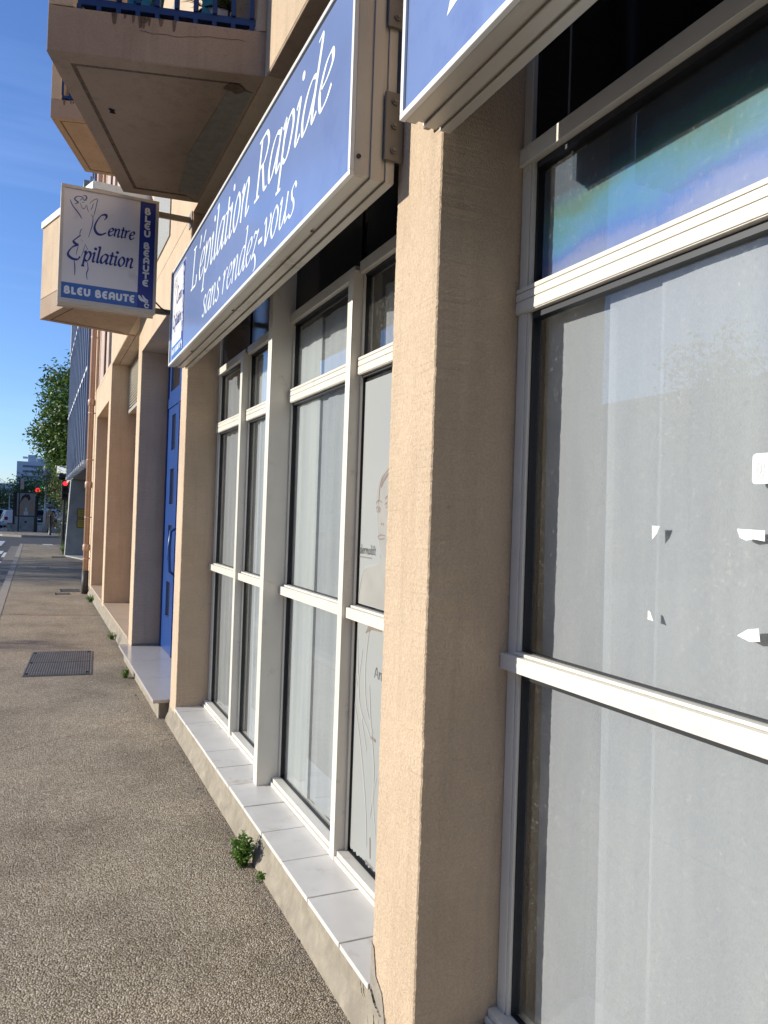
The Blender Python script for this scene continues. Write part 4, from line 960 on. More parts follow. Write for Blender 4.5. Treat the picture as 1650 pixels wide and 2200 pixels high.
t = thing('deck_chair', (-.52, 4.62, 4.075), 'folded teal wooden deck chair leaning behind the balcony railing', 'chair')
m = MB()
for k in range(2): m.tube([(-.62 + k * .10, 4.10 - k * .03, 4.08), (-.50 + k * .10, 4.40, 4.95)], .022, 6)
m.build('frame', 'wood_teal', t); m = MB(); m.tube([(-.48, 4.07, 4.08), (-.64, 4.40, 4.6)], .018, 6); m.build('brace', 'wood_teal', t)

def blades(c, n, h, spread, wd, mat, name, parent, droop=.5, seed=1):
    rn = random.Random(seed); mb = MB()
    for k in range(n):
        a = rn.uniform(0, 6.283); l = h * rn.uniform(.6, 1.1); s = spread * rn.uniform(.3, 1.0); pts = []
        for i in range(5):
            t = i / 4; pts.append(Vector((c[0] + math.cos(a) * s * t, c[1] + math.sin(a) * s * t, c[2] + l * (t - droop * t * t))))
        sd = Vector((-math.sin(a), math.cos(a), 0)); L = []; Q = []
        for i, p in enumerate(pts): ww = wd * (1 - (i / 4) ** 1.5) * .5 + .0005; L.append(p + sd * ww); Q.append(p - sd * ww)
        mb.add(L + Q, [(i, i + 1, 5 + i + 1, 5 + i) for i in range(4)])
    return mb.build(name, mat, parent)
def pot(loc, r, h, label, seed, mat):
    t = thing('potted_plant', loc, label, 'potted plant', 'potted plants on the balcony')
    m = MB(); m.lathe([(r * .72, 0), (r * .95, h * .5), (r, h), (r * .9, h), (r * .85, h * .9)], loc, 18); p = m.build('pot', mat, t, smooth=True)
    m = MB()
    for k in range(10):
        a = k * .628; m.tube([(loc[0] + r * f * math.cos(a), loc[1] + r * f * math.sin(a), loc[2] + h * z) for f, z in ((.75, 0), (.985, .5), (1.03, 1))], .005, 4)
    for z, f in ((.3, .88), (.62, 1.0), (.98, 1.03)): m.tube([(loc[0] + r * f * 1.01 * math.cos(k * .314), loc[1] + r * f * 1.01 * math.sin(k * .314), loc[2] + h * z) for k in range(21)], .005, 4, False)
    m.build('wire_holder', 'black_metal', p)
    blades((loc[0], loc[1], loc[2] + h * .9), 110, .34, .24, .012, 'reed', 'foliage', t, .6, seed)
pot((-.19, 4.13, 4.085), .105, .17, 'white pot in a black wire basket with a grassy plant behind the balcony railing', 3, 'basket')
pot((-.06, 4.05, 4.085), .07, .12, 'dark small pot with a grassy plant in the inner balcony corner', 5, 'rubber')

# ------------------------------------------------------------------ weeds by the wall
def weed(loc, r, h, n, label, seed):
    rn = random.Random(seed); t = thing('weed', loc, label, 'weed', 'weeds along the foot of the wall')
    st = MB(); lf = MB()
    for k in range(n):
        a = rn.uniform(0, 6.283); rr = r * math.sqrt(rn.random()); e = Vector((loc[0] + rr * math.cos(a) * .75, loc[1] + rr * math.sin(a), loc[2] + h * rn.uniform(.35, 1.0) * (1.15 - .5 * rr / r)))
        b = Vector((loc[0] + rn.uniform(-.02, .02), loc[1] + rn.uniform(-.02, .02), loc[2])); mid = b.lerp(e, .5) + Vector((0, 0, h * .12))
        st.tube([b, mid, e], .0013, 4)
        for q in range(7):
            p = (b.lerp(mid, q / 3.5) if q < 3.5 else mid.lerp(e, (q - 3.5) / 3)) if q else e
            s = rn.uniform(.010, .018) * (r / .08) ** .5; d = Vector((rn.uniform(-1, 1), rn.uniform(-1, 1), rn.uniform(-.2, .8))).normalized(); u = d.cross(Vector((rn.uniform(-1, 1), rn.uniform(-1, 1), .4))).normalized(); nn = d.cross(u)
            # lobed leaf
            pts = [p, p + d * s * .5 + u * s * .42, p + d * s * .72 + u * s * .2, p + d * s * .98 + u * s * .34, p + d * s * 1.5, p + d * s * .98 - u * s * .34, p + d * s * .72 - u * s * .2, p + d * s * .5 - u * s * .42]
            pts = [x + nn * s * .12 * math.sin(i * 1.3) for i, x in enumerate(pts)]
            lf.add(pts, [(0, 1, 2), (0, 2, 4), (2, 3, 4), (0, 4, 6), (4, 5, 6), (0, 6, 7)])
    st.build('stem', 'weed', t); lf.build('leaves', 'weed', t)
weed((-.075, 3.46, 0), .075, .155, 85, 'bushy green weed at the foot of the wall below the second window', 11)
weed((-.03, 3.30, 0), .035, .045, 16, 'low green sprig beside the largest weed', 12)
weed((-.15, 7.75, 0), .06, .10, 34, 'green weed growing against the marble door step', 13)
weed((-.07, 10.1, 0), .07, .10, 24, 'small yellowish weed by the plinth before the tiled recess', 14)
weed((-.07, 14.3, 0), .12, .13, 34, 'green weed in the wall foot near the drainpipe', 15)
weed((-.05, 29.0, 0), .16, .5, 60, 'tall weeds at the foot of the concrete wall', 16)

# crumbs of mortar, grit and dead leaves swept against the wall
mb = MB(); rn = random.Random(91)
for k in range(900):
    y = 1.6 + 13 * rn.random() ** 1.4; off = abs(rn.gauss(0, .05)) + .004
    x = -.03 - off - (.085 if 6.1 < y < 8.8 else 0); r_ = rn.uniform(.0015, .005) * (1 if rn.random() < .93 else 2.2)
    c = Vector((x, y, r_ * .4)); pts = [c + Vector((rn.uniform(.6, 1.2) * r_ * math.cos(a), rn.uniform(.6, 1.2) * r_ * math.sin(a), rn.uniform(-.3, .2) * r_)) for a in (0, 1.26, 2.51, 3.77, 5.03)]
    mb.add(pts + [c + Vector((0, 0, r_ * .8))], [(i, (i + 1) % 5, 5) for i in range(5)])
tag(mb.build('grit', 'mortar'), 'loose grit and crumbs along the foot of the wall', 'grit', None, 'stuff')

# ------------------------------------------------------------------ covers and grates
def cover(x0, x1, y0, y1, rot, label, ribs=26, name='manhole_cover', panels=2, along=True):
    cx, cy = (x0 + x1) / 2, (y0 + y1) / 2; t = thing(name, (cx, cy, .0), label, 'drain cover', 'iron covers in the pavement')
    q = Matrix.Rotation(rot, 3, 'Z')
    def B(m, a0, a1, b0, b1, z0, z1):
        k = len(m.v); m.box(a0 - cx, a1 - cx, b0 - cy, b1 - cy, z0, z1)
        for i in range(k, len(m.v)): v = q @ Vector(m.v[i]); m.v[i] = (v.x + cx, v.y + cy, v.z)
    m = MB(); f = .012
    B(m, x0, x1, y0, y0 + f, .0, .006); B(m, x0, x1, y1 - f, y1, .0, .006); B(m, x0, x0 + f, y0 + f, y1 - f, 0, .006); B(m, x1 - f, x1, y0 + f, y1 - f, 0, .006); m.build('rim', 'iron', t)
    L = (y1 - y0 - 2 * f) / panels
    for k in range(panels):
        m = MB(); a, b = y0 + f + k * L + .003, y0 + f + (k + 1) * L - .003
        q2 = MB(); B(q2, x0 + f + .002, x1 - f - .002, a, b, 0.0, .0018); bp_ = q2.build('plate', 'pipe_iron', t)
        if along:
            for r_ in range(ribs):
                xx = x0 + f + .008 + (x1 - x0 - 2 * f - .016) * (r_ + .5) / ribs; wv = (x1 - x0) / ribs * .25
                B(m, xx - wv, xx + wv, a + .01, b - .01, .0019, .0085)
        else:
            n2 = max(4, int((b - a) / .05))
            for r_ in range(n2): yy = a + (b - a) * (r_ + .5) / n2; B(m, x0 + f + .01, x1 - f - .01, yy - .012, yy + .012, .0021, .006)
        m.build('ribs', 'iron', bp_)
    m = MB()
    for (a, b) in ((.06, .08), (.06, .5), (.06, .92), (.94, .08), (.94, .92)): B(m, x0 + (x1 - x0) * a - .012, x0 + (x1 - x0) * a + .012, y0 + (y1 - y0) * b - .03, y0 + (y1 - y0) * b + .03, .0088, .0094)
    m.build('lifting_slot', 'crack', t)
cover(-1.01, -.395, 8.00, 9.36, R(-4), 'large ribbed cast iron cover in the pavement in front of the door step')
cover(-.50, -.14, 16.1, 16.65, 0, 'narrow slotted grate beside the foot of the drainpipe', 10, 'drain_grate', 1, False)
cover(-.60, -.34, 15.6, 15.85, 0, 'small iron valve cover near the drainpipe grate', 8, 'drain_grate', 1, False)
cover(-.44, -.03, 27.3, 28.2, 0, 'slotted grate at the corner of the concrete wall', 10, 'drain_grate', 1, False)
cover(-.90, -.58, 22.5, 22.9, 0, 'small rusty cover in the far pavement', 8, 'manhole_cover', 1)

# ------------------------------------------------------------------ grey clad building beyond
g = thing('clad_building', (1, 22, 0), 'slate clad office block with vertical ribs overhanging a bare concrete wall', 'building')
mb = MB(); mb.box(.10, 9, 16.5, 27.4, 2.70, 9.3); mb.build('upper_storeys', 'clad', g)
mb = MB(); mb.box(.02, 9, 16.5, 27.4, 2.63, 2.698); mb.build('soffit', 'concrete', g)
gl = MB()
for k in range(13):
    y = 17.2 + k * .83; r = MB(); wc = MB(); r.box(-.10, .099, y, y + .11, 2.64, 9.25); wc.box(-.115, .04, y - .01, y + .12, 2.56, 2.638)
    for z in (4.6, 6.6, 8.6): wc.box(-.09, .098, y + .111, y + .82, z, z + .07)  # white bars painted in for sunlit highlights on the horizontals
    rb = r.build('rib', 'clad_rib', g); wc.build('tip_and_highlight', 'clad_white', rb)
    if k < 12:
        for z in (2.9, 4.75, 6.75): gl.box(.085, .099, y + .13, y + .78, z, z + 1.45)
gl.build('glazing', 'glass_far', g)
mb = MB(); mb.add([(-.02, 28.4, 0), (9, 28.4, 0), (9, 28.4, 2.628), (.10, 28.4, 2.628), (-.02, 29.0, 0), (9, 29.0, 0), (9, 29.0, 2.628), (.10, 29.0, 2.628)], [(0, 1, 2, 3), (5, 4, 7, 6), (4, 0, 3, 7), (1, 5, 6, 2), (3, 2, 6, 7), (4, 5, 1, 0)]); mb.build('concrete_wall', 'concrete', g, .01)
mb = MB(); mb.prism([(.0, 28.38), (1.5, 28.38), (1.5, 25.6), (.62, 25.6)], 0, .035); mb.build('base_slab', 'concrete', g)
mb = MB(); mb.box(.12, 9, 27.42, 33, 2.63, 9.0); mb.build('stair_tower', 'beige', g)
bt = thing('apartment_building', (4, 62, 0), 'plain beige block rising beyond the side road behind the green tree', 'building')
mb = MB(); mb.box(1.27, 9, 56, 70, 0, 24); mb.build('wall', 'beige', bt)
for k in range(5): mb = MB(); mb.box(3, 4.2, 55.93, 55.99, 5 + k * 3.2, 6.6 + k * 3.2); mb.build('window', 'hosp_win', bt)
mb = MB(); mb.box(.3, 9, 16.5, 16.6, 0, 2.63); mb.build('side_wall', 'concrete', g)
for (z0, z1) in ((1.33, 1.63), (.98, 1.28)):
    t = MB(); t.box(.33, .85, 28.37, 28.398, z0, z1); p = t.build('plaque', 'brass', g, .003)
    m = MB()
    for (a, b, c, d) in ((.33, .85, z0, z0 + .02), (.33, .85, z1 - .02, z1), (.33, .35, z0 + .02, z1 - .02), (.83, .85, z0 + .02, z1 - .02)): m.box(a, b, 28.36, 28.369, c, d)
    for k in range(3): m.box(.42, .42 + .3 - .05 * k, 28.364, 28.369, z1 - .09 - .06 * k, z1 - .075 - .06 * k)
    m.build('engraving', 'brass_dark', p)

# ------------------------------------------------------------------ trees
def tree(name, base, h_trunk, blobs, nleaf, label, cat='tree', seed=1, mat='leaf', leafs=.16, group=None, tr=.16, lean=(0, 0)):
    """blobs: list of (x,y,z,r) clumps relative to the base"""
    rn = random.Random(seed); t = thing(name, base, label, cat, group); B = Vector(base)
    m = MB(); top = B + Vector((lean[0], lean[1], h_trunk)); m.tube([B, B.lerp(top, .5) + Vector((rn.uniform(-.06, .06), rn.uniform(-.06, .06), 0)), top], [tr, tr * .82, tr * .66], 9)
    for (x, y, z, r) in blobs:
        c = B + Vector((x, y, z)); mid = top.lerp(c, .5) + Vector((rn.uniform(-.2, .2), rn.uniform(-.2, .2), .15)); m.tube([top + Vector((0, 0, -.05)), mid, c], [tr * .5, tr * .3, tr * .1], 6)
        for q in range(3): e = c + Vector((rn.uniform(-1, 1), rn.uniform(-1, 1), rn.uniform(-.4, 1))).normalized() * r * .9; m.tube([mid.lerp(c, .4), e], [tr * .14, tr * .05], 5)
    m.build('trunk', 'bark', t, smooth=True)
    lf = MB(); tot = sum(b[3] ** 2 for b in blobs)
    for (x, y, z, r) in blobs:
        c = B + Vector((x, y, z)); n = int(nleaf * r * r / tot)
        k = 0
        while k < n:
            d = Vector((rn.gauss(0, 1), rn.gauss(0, 1), rn.gauss(0, .8))).normalized(); q = c + d * r * (rn.random() ** .45)
            # twig with a few leaflets, drooping
            tw = (d + Vector((rn.uniform(-.6, .6), rn.uniform(-.6, .6), -.35))).normalized()
            for j in range(5):
                k += 1; p = q + tw * leafs * .7 * j; s = leafs * rn.uniform(.6, 1.15); a = Vector((rn.uniform(-1, 1), rn.uniform(-1, 1), rn.uniform(-.9, .5))).normalized(); b = a.cross(Vector((rn.uniform(-1, 1), rn.uniform(-1, 1), rn.uniform(-1, 1)))).normalized()
                lf.add([p, p + a * s * .5 + b * s * .22, p + a * s, p + a * s * .5 - b * s * .22], [(0, 1, 2, 3)])
    lf.build('crown', mat, t); return t
rn = random.Random(5)
bl = [(-.6, -1.2, 5.6, 1.0), (-.5, 0, 6.6, .95), (-.2, .6, 4.6, 1.1), (.3, -1.0, 5.0, 1.2), (-1.2, .2, 4.9, .65), (.8, 0, 7.0, 1.2), (-.9, .8, 7.6, .5), (.4, .3, 8.0, .8), (.6, 1, 4.0, 1.0), (-.3, -.5, 3.9, .7), (1.5, .5, 6, 1.4), (-.75, 0, 4.2, .55)]
tree('street_tree', (0.80, 37.5, 0), 3.2, bl, 34000, 'leafy green street tree behind the slate clad building', seed=21, leafs=.21)
# climbing greenery on the wall beyond
iv = [(0, 0, .6, .45), (0, .2, 1.3, .5), (.1, 0, 2.0, .55), (.2, .2, 2.7, .6), (-.1, .5, 2.2, .5), (.3, .4, 3.3, .55), (.1, .3, 1.0, .4), (-.3, .6, 2.9, .45), (-.55, .8, 2.5, .4)]
tree('climbing_shrub', (.42, 38.6, 0), 1.6, iv, 4200, 'tangled green and russet climber behind the near traffic light', 'shrub', seed=22, mat='ivy', leafs=.10, tr=.05)
tw = [(0, 0, 4.2, 1.2), (-1.0, .4, 3.6, .8), (.8, 0, 3.4, 1.2), (-.3, -.5, 2.9, .8), (.3, .4, 5.2, .9), (-1.3, 0, 3.0, .5)]
tree('street_tree', (.9, 56, 0), 2.6, tw, 4000, 'rounded green tree over the far pavement behind the person', seed=23, mat='leaf', leafs=.2)
tree('street_tree', (-1.3, 88, 0), 2.6, [(0, 0, 4.0, 1.5), (-1.2, .5, 3.7, 1.0), (1.2, 0, 3.6, 1.2), (2.6, 0, 3.4, 1.3)], 3000, 'low clipped green tree directly behind the advertising panel', seed=24, mat='leaf', leafs=.3)
for (i, (x, y, h, r)) in enumerate([(-9.5, 150, 3.4, 3.0), (-5.8, 165, 3.2, 2.8), (-2.0, 150, 3.4, 3.2), (2.0, 140, 3.6, 3.2), (5.5, 150, 4.4, 3.8), (-14, 170, 4.0, 3.0), (-20, 190, 4.6, 4.2)]):
    tree('street_tree', (x, y, 0), h * .6, [(0, 0, h, r * .8), (-r * .7, 0, h * .85, r * .6), (r * .7, 0, h * .9, r * .6), (0, 0, h * 1.35, r * .55)], 1500,
         'dark distant street tree in the row below the white tower block', seed=30 + i, mat='leaf_dark', leafs=.55, group='distant street trees')
# palm
def palm(base, h, label, seed, r=2.6):
    rn = random.Random(seed); t = thing('palm_tree', base, label, 'palm tree'); B = Vector(base)
    m = MB(); m.tube([B, B + Vector((.1, 0, h * .5)), B + Vector((.05, 0, h))], [.24, .19, .22], 10); m.build('trunk', 'bark', t, smooth=True)
    lf = MB(); c = B + Vector((.05, 0, h))
    for k in range(46):
        a = rn.uniform(0, 6.283); el = rn.uniform(-.5, 1.3); L = r * rn.uniform(.8, 1.1); pts = []
        for i in range(9): s = i / 8; pts.append(c + Vector((math.cos(a) * math.cos(el) * L * s, math.sin(a) * math.cos(el) * L * s, math.sin(el) * L * s - L * .75 * s * s)))
        side = Vector((-math.sin(a), math.cos(a), 0))
        for i in range(1, 9):
            for sg in (-1, 1):
                for jj in (0, .5):
                    p = pts[i - 1].lerp(pts[i], jj); d = (side * sg * .8 + (pts[i] - pts[i - 1]).normalized() * .6 + Vector((0, 0, -.35))).normalized(); l = .5 * math.sin(math.pi * (.15 + .8 * i / 9)); w_ = (pts[i] - pts[i - 1]).normalized() * .035
                    lf.add([p - w_, p + w_, p + d * l], [(0, 1, 2)])
    lf.build('crown', 'palm', t)
palm((-5.6, 84, 0), 4.3, 'dark palm tree at the left edge beyond the junction', 41)

# ------------------------------------------------------------------ street furniture far away
def traffic_light(loc, label, plate=True, head_z=2.2, pole_h=2.2, facing=1):
    x, y, z = loc; t = thing('traffic_light', loc, label, 'traffic light', 'traffic lights at the junction')
    m = MB(); m.tube([(x, y, 0), (x, y, .9), (x, y, pole_h + .2)], [.075, .06, .055], 10); m.tube([(x, y, 0), (x, y, .95)], .085, 10); m.build('pole', 'black_metal', t)
    m = MB(); hx = x + .01; m.box(hx - .14, hx + .14, y - .20, y - .02, head_z - .02, head_z + .85); hd = m.build('head', 'black_metal', t, .03)
    for k, mt in enumerate(('rubber', 'rubber', 'lamp_red')):
        q = MB(); q.lathe([(.095, 0), (.09, .012), (.03, .02)], (hx, y - .20, head_z + .14 + k * .28), 16, (0, -1, 0)); q.build('lens', mt, hd)
        q = MB(); zc = head_z + .14 + k * .28
        q.grid(lambda u, v: (hx + .115 * math.cos(R(-20 + 220 * u)), y - .20 - .14 * v, zc + .115 * math.sin(R(-20 + 220 * u))), 12, 2); q.build('visor', 'black_metal', hd)
    if plate:
        m = MB(); m.extrude([(x - .34, y + .10, head_z + 1.14), (x + .11, y - .32, head_z + 1.14), (x + .11, y - .32, head_z + 1.46), (x - .34, y + .10, head_z + 1.46)], (.015, .016, 0)); m.build('sign_plate', 'paper', t, .004)
        m = MB(); m.lathe([(.02, -.13), (.12, -.10), (.16, 0), (.12, .10), (.02, .13)], (x - .16, y - .08, head_z + 1.0), 14, (0, -1, 0)); m.build('round_lamp', 'black_metal', t, smooth=True)
        m = MB(); m.tube([(x, y, pole_h), (x, y, head_z + 1.4)], .03, 8); m.build('upper_pole', 'black_metal', t)
traffic_light((.16, 36.4, 0), 'nearer traffic light on a black pole showing red beside the concrete wall', True, 2.02, 2.0)
t = thing('traffic_light', (-.93, 57, 0), 'farther traffic light showing red in front of the advertising panel', 'traffic light', 'traffic lights at the junction')
x, y = -.93, 57
m = MB(); m.tube([(x, y, 0), (x, y, 2.9)], .07, 10); m.tube([(x, y, 0), (x, y, .95)], .10, 10); m.build('pole', 'black_metal', t)
m = MB(); m.box(x - .02, x + .22, y - .12, y + .12, 2.35, 3.05); hd = m.build('head', 'black_metal', t, .03)
m = MB(); m.lathe([(.15, 0), (.13, .03)], (x + .08, y - .13, 2.82), 14, (0, -1, 0)); m.build('lens', 'lamp_red', hd)
m = MB(); m.box(x + .20, x + .45, y - .1, y - .07, 2.98, 3.06); m.build('lit_sign', 'lamp_green', t)
# bollards
def bollard(loc, label, h=1.25, r=.07):
    m = MB(); m.lathe([(r * 1.2, 0), (r * 1.2, .05), (r, .08), (r, h - .12), (r * 1.15, h - .10), (r * 1.15, h - .05), (r * .7, h)], loc, 12); o = m.build('bollard', 'black_metal', None, smooth=True)
    return tag(o, label, 'bollard')
bollard((-.12, 50.6, 0), 'black bollard standing in front of the walking person')
# lamp post
t = thing('street_lamp', (-.40, 56.2, 0), 'pale grey street lamp with a boxy head between the poster panel and the person', 'street lamp')
m = MB(); m.tube([(-.40, 56.2, 0), (-.38, 56.2, 1.2), (-.33, 56.2, 3.75)], [.13, .085, .055], 10); m.build('pole', 'pole_grey', t, smooth=True)
m = MB(); m.lathe([(.08, 0), (.22, .1), (.24, .5), (.26, .55), (.10, .66)], (-.33, 56.2, 3.72), 8); m.build('lantern', 'pole_grey', t)
# advertising panel
ax, ay = -1.55, 60.0
t = thing('advertising_panel', (ax, ay, 0), 'black framed advertising panel with a portrait poster on a pale base', 'advertising panel')
m = MB(); m.box(ax - .74, ax + .76, ay - .02, ay + .5, 0, .98); b_ = m.build('base', 'concrete', t, .02)
m = MB(); m.box(ax - .08, ax + .06, ay - .03, ay - .021, .55, .68); m.build('mark', 'rubber', b_)
m = MB(); m.box(ax - .72, ax + .76, ay, ay + .42, .985, 2.72); m.box(ax - .86, ax - .725, ay - .05, ay + .05, 0, 2.7); m.build('frame', 'black_metal', t, .02)
m = MB(); m.box(ax - .60, ax + .68, ay - .012, ay - .002, 1.06, 2.64); ps = m.build('poster', 'poster_skin', t)
pen = Pen((ax - .60, ay - .013, 1.06), (1, 0, 0), (0, 0, 1), (0, -1, 0))
pen.poly([(.22, .95), (.30, 1.35), (.50, 1.52), (.78, 1.5), (.86, 1.2), (.74, 1.05), (.55, 1.25), (.38, 1.18)]); pen.stroke([(.25, 1.1), (.12, .6), (.05, .1)], .05); pen.build('portrait_hair', 'hair', ps)
pen = Pen((ax - .60, ay - .0145, 1.06), (1, 0, 0), (0, 0, 1), (0, -1, 0))
pen.poly([(.38, 1.18), (.50, 1.30), (.68, 1.22), (.70, 1.02), (.58, .86), (.44, .92)]); pen.poly([(.02, .05), (.1, .55), (.28, .92), (.5, .82), (.42, .5), (.4, .08)]); pen.poly([(.8, .2), (.78, .9), (.95, 1.3), (1.1, .9), (1.1, .2)]); pen.build('portrait_skin', 'coat', ps)
pen = Pen((ax - .60, ay - .016, 1.06), (1, 0, 0), (0, 0, 1), (0, -1, 0)); pen.poly([(.45, .02), (.45, .3), (.72, .3), (.72, .02)]); pen.poly([(.54, .32), (.54, .55), (.64, .55), (.64, .32)]); pen.build('bottle_picture', 'basket', ps)
# sign post and bins
t = thing('sign_post', (-1.98, 57.5, 0), 'slim dark sign post with a pinkish plate left of the advertising panel', 'sign')
m = MB(); m.tube([(-1.98, 57.5, 0), (-1.98, 57.5, 3.6)], .045, 8); m.build('post', 'black_metal', t); m = MB(); m.box(-1.94, -1.72, 57.44, 57.46, 2.85, 3.55); m.build('plate', 'pink_jamb', t, .01)
for i, (x, l) in enumerate(((-2.52, 'grey lidded bin standing at the kerb, left one of the pair'), (-2.26, 'grey lidded bin at the kerb beside the sign post'))):
    t = thing('litter_bin', (x, 56.5 + .1 * i, 0), l, 'bin', 'grey bins by the kerb'); y = 56.5 + .1 * i
    m = MB(); m.add([(x - .09, y - .1, 0), (x + .09, y - .1, 0), (x + .09, y + .1, 0), (x - .09, y + .1, 0), (x - .115, y - .12, .52), (x + .115, y - .12, .52), (x + .115, y + .12, .52), (x - .115, y + .12, .52)], [(0, 3, 2, 1), (4, 5, 6, 7), (0, 1, 5, 4), (1, 2, 6, 5), (2, 3, 7, 6), (3, 0, 4, 7)]); m.build('body', 'bin_grey', t, .01)
    m = MB(); m.box(x - .12, x + .12, y - .13, y + .13, .522, .57); m.build('lid', 'rubber', t, .01)
t = thing('street_sign', (.02, 63, 0), 'small grey square sign on a thin pole beyond the person', 'sign')
m = MB(); m.tube([(.02, 63, 0), (.02, 63, 2.4)], .03, 8); m.build('post', 'pole_grey', t); m = MB(); m.box(-.14, .18, 62.94, 62.96, 1.75, 2.35); p = m.build('plate', 'carsilver', t, .01); m = MB(); m.lathe([(.1, 0), (.08, .006)], (.02, 62.94, 2.05), 14, (0, -1, 0)); m.build('symbol', 'cardark', p)
t = thing('utility_post', (.44, 37.2, 0), 'narrow grey steel post between the traffic light and the concrete wall', 'post')
m = MB(); m.box(.36, .46, 37.1, 37.25, 0, 2.3); m.build('post', 'pole_grey', t, .01); m = MB(); m.box(.35, .47, 37.09, 37.26, 2.302, 2.34); m.build('cap', 'pole_grey', t)
t = thing('utility_cabinet', (-1.3, 63.5, 0), 'dark slim lamp column left of the palm', 'post')
COL.objects.unlink(t); bpy.data.objects.remove(t)
for i, (x, y, h, l) in enumerate(((-4.6, 72, 3.6, 'pale slender lamp column at the left edge under the palm'), (-3.9, 105, 5.0, 'dark slender lamp column in the distance left of the blue facade'))):
    t = thing('street_lamp', (x, y, 0), l, 'street lamp'); m = MB(); m.tube([(x, y, 0), (x, y, h)], [.09, .05], 8); m.build('pole', 'pole_grey', t); m = MB(); m.box(x - .1, x + .45, y - .1, y + .1, h, h + .1); m.build('lamp_head', 'pole_grey', t, .02)

# ------------------------------------------------------------------ person
def person(loc, label):
    x, y, z = loc; t = thing('person', loc, label, 'person')
    V = {'pelvis': (0, 0, .88, .12), 'waist': (0, .01, 1.02, .115), 'chest': (0, .01, 1.25, .14), 'neck': (0, 0, 1.42, .055), 'chin': (0, -.02, 1.50, .07), 'head': (0, -.02, 1.60, .088), 'crown': (0, 0, 1.68, .06),
         'shL': (-.17, .01, 1.36, .06), 'elL': (-.25, .04, 1.10, .045), 'wrL': (-.29, -.02, .88, .032), 'haL': (-.30, -.04, .80, .03), 'shR': (.17, .01, 1.36, .06), 'elR': (.24, .03, 1.10, .045), 'wrR': (.27, -.05, .90, .032), 'haR': (.28, -.07, .82, .03),
         'hipL': (-.09, 0, .82, .095), 'knL': (-.10, -.06, .48, .06), 'anL': (-.11, .05, .09, .04), 'toL': (-.11, -.08, .03, .035), 'hipR': (.09, 0, .82, .095), 'knR': (.10, .02, .48, .06), 'anR': (.10, -.12, .09, .04), 'toR': (.10, -.25, .03, .035)}
    for s, sg in (('L', -1), ('R', 1)):
        hx, hy, hz, _ = V['ha' + s]
        for k in range(4): V['f%d%s' % (k, s)] = (hx + sg * .004, hy - .03 + k * .02, hz - .085 + .008 * abs(k - 1.5), .009)
        V['th' + s] = (hx - sg * .01, hy - .05, hz - .03, .010)
    E_ = [('pelvis', 'waist'), ('waist', 'chest'), ('chest', 'neck'), ('neck', 'chin'), ('chin', 'head'), ('head', 'crown')]
    for s in 'LR':
        E_ += [('chest', 'sh' + s), ('sh' + s, 'el' + s), ('el' + s, 'wr' + s), ('wr' + s, 'ha' + s), ('pelvis', 'hip' + s), ('hip' + s, 'kn' + s), ('kn' + s, 'an' + s), ('an' + s, 'to' + s), ('wr' + s, 'th' + s)] + [('ha' + s, 'f%d%s' % (k, s)) for k in range(4)]
    ks = list(V); me = bpy.data.meshes.new('body'); me.from_pydata([V[k][:3] for k in ks], [(ks.index(a), ks.index(b)) for a, b in E_], []); me.update()
    o = bpy.data.objects.new('body', me); COL.objects.link(o); o.parent = t
    sk = o.modifiers.new('skin', 'SKIN'); sd = o.modifiers.new('sub', 'SUBSURF'); sd.levels = sd.render_levels = 1; sk.use_smooth_shade = True
    for i, k in enumerate(ks): r = V[k][3]; me.skin_vertices[0].data[i].radius = (r, r * (.75 if k in ('chest', 'waist', 'pelvis') else 1)); me.skin_vertices[0].data[i].use_root = (k == 'pelvis')
    me.materials.append(MT['skin'])
    q = lambda a: (a[0] + x, a[1] + y, a[2] + z)
    def shell(prof, name, mat, n=20):
        m = MB(); vs = []; 
        for (rx, ry, zz, cy_) in prof:
            for k in range(n): a = 6.283 * k / n; f = 1 + .05 * math.sin(5 * a + zz * 9); vs.append(q((rx * f * math.cos(a), cy_ + ry * f * math.sin(a), zz)))
        m.add(vs, [(i * n + k, i * n + (k + 1) % n, (i + 1) * n + (k + 1) % n, (i + 1) * n + k) for i in range(len(prof) - 1) for k in range(n)]); return m.build(name, mat, t, smooth=True)
    shell([(.25, .19, .48, 0), (.22, .17, .8, 0), (.19, .145, 1.05, .01), (.22, .15, 1.27, .01), (.20, .13, 1.38, .01), (.09, .085, 1.44, 0)], 'coat', 'coat')
    for s in 'LR':
        m = MB(); m.tube([q(V['sh' + s][:3]), q(V['el' + s][:3]), q(V['wr' + s][:3])], [.075, .06, .05], 10); m.build('sleeve', 'coat', t, smooth=True)
        m = MB(); m.tube([q(V['hip' + s][:3]), q(V['kn' + s][:3]), q(V['an' + s][:3])], [.11, .078, .062], 10); m.build('trouser_leg', 'trousers', t, smooth=True)
        m = MB(); a = V['to' + s]; b = V['an' + s]; m.tube([q((b[0], b[1] + .05, .04)), q((b[0], b[1] - .04, .05)), q((a[0], a[1] - .03, .035))], [.04, .052, .03], 8); m.build('shoe', 'rubber', t, smooth=True)
    m = MB(); m.grid(lambda u, v: q((.102 * math.cos(6.283 * u) * math.sin(math.pi * (.02 + .62 * v)), .012 + .105 * math.sin(6.283 * u) * math.sin(math.pi * (.02 + .62 * v)), 1.63 + .115 * math.cos(math.pi * (.02 + .62 * v)) + (.05 * max(0, -math.sin(6.283 * u)) if v > .5 else -.05 * max(0, math.sin(6.283 * u)) * v))), 20, 8); m.build('hair', 'hair', t, smooth=True)
    m = MB()
    for sx in (-.033, .033): m.lathe([(.012, 0), (.009, .006)], q((sx, -.105, 1.60)), 8, (0, -1, 0))
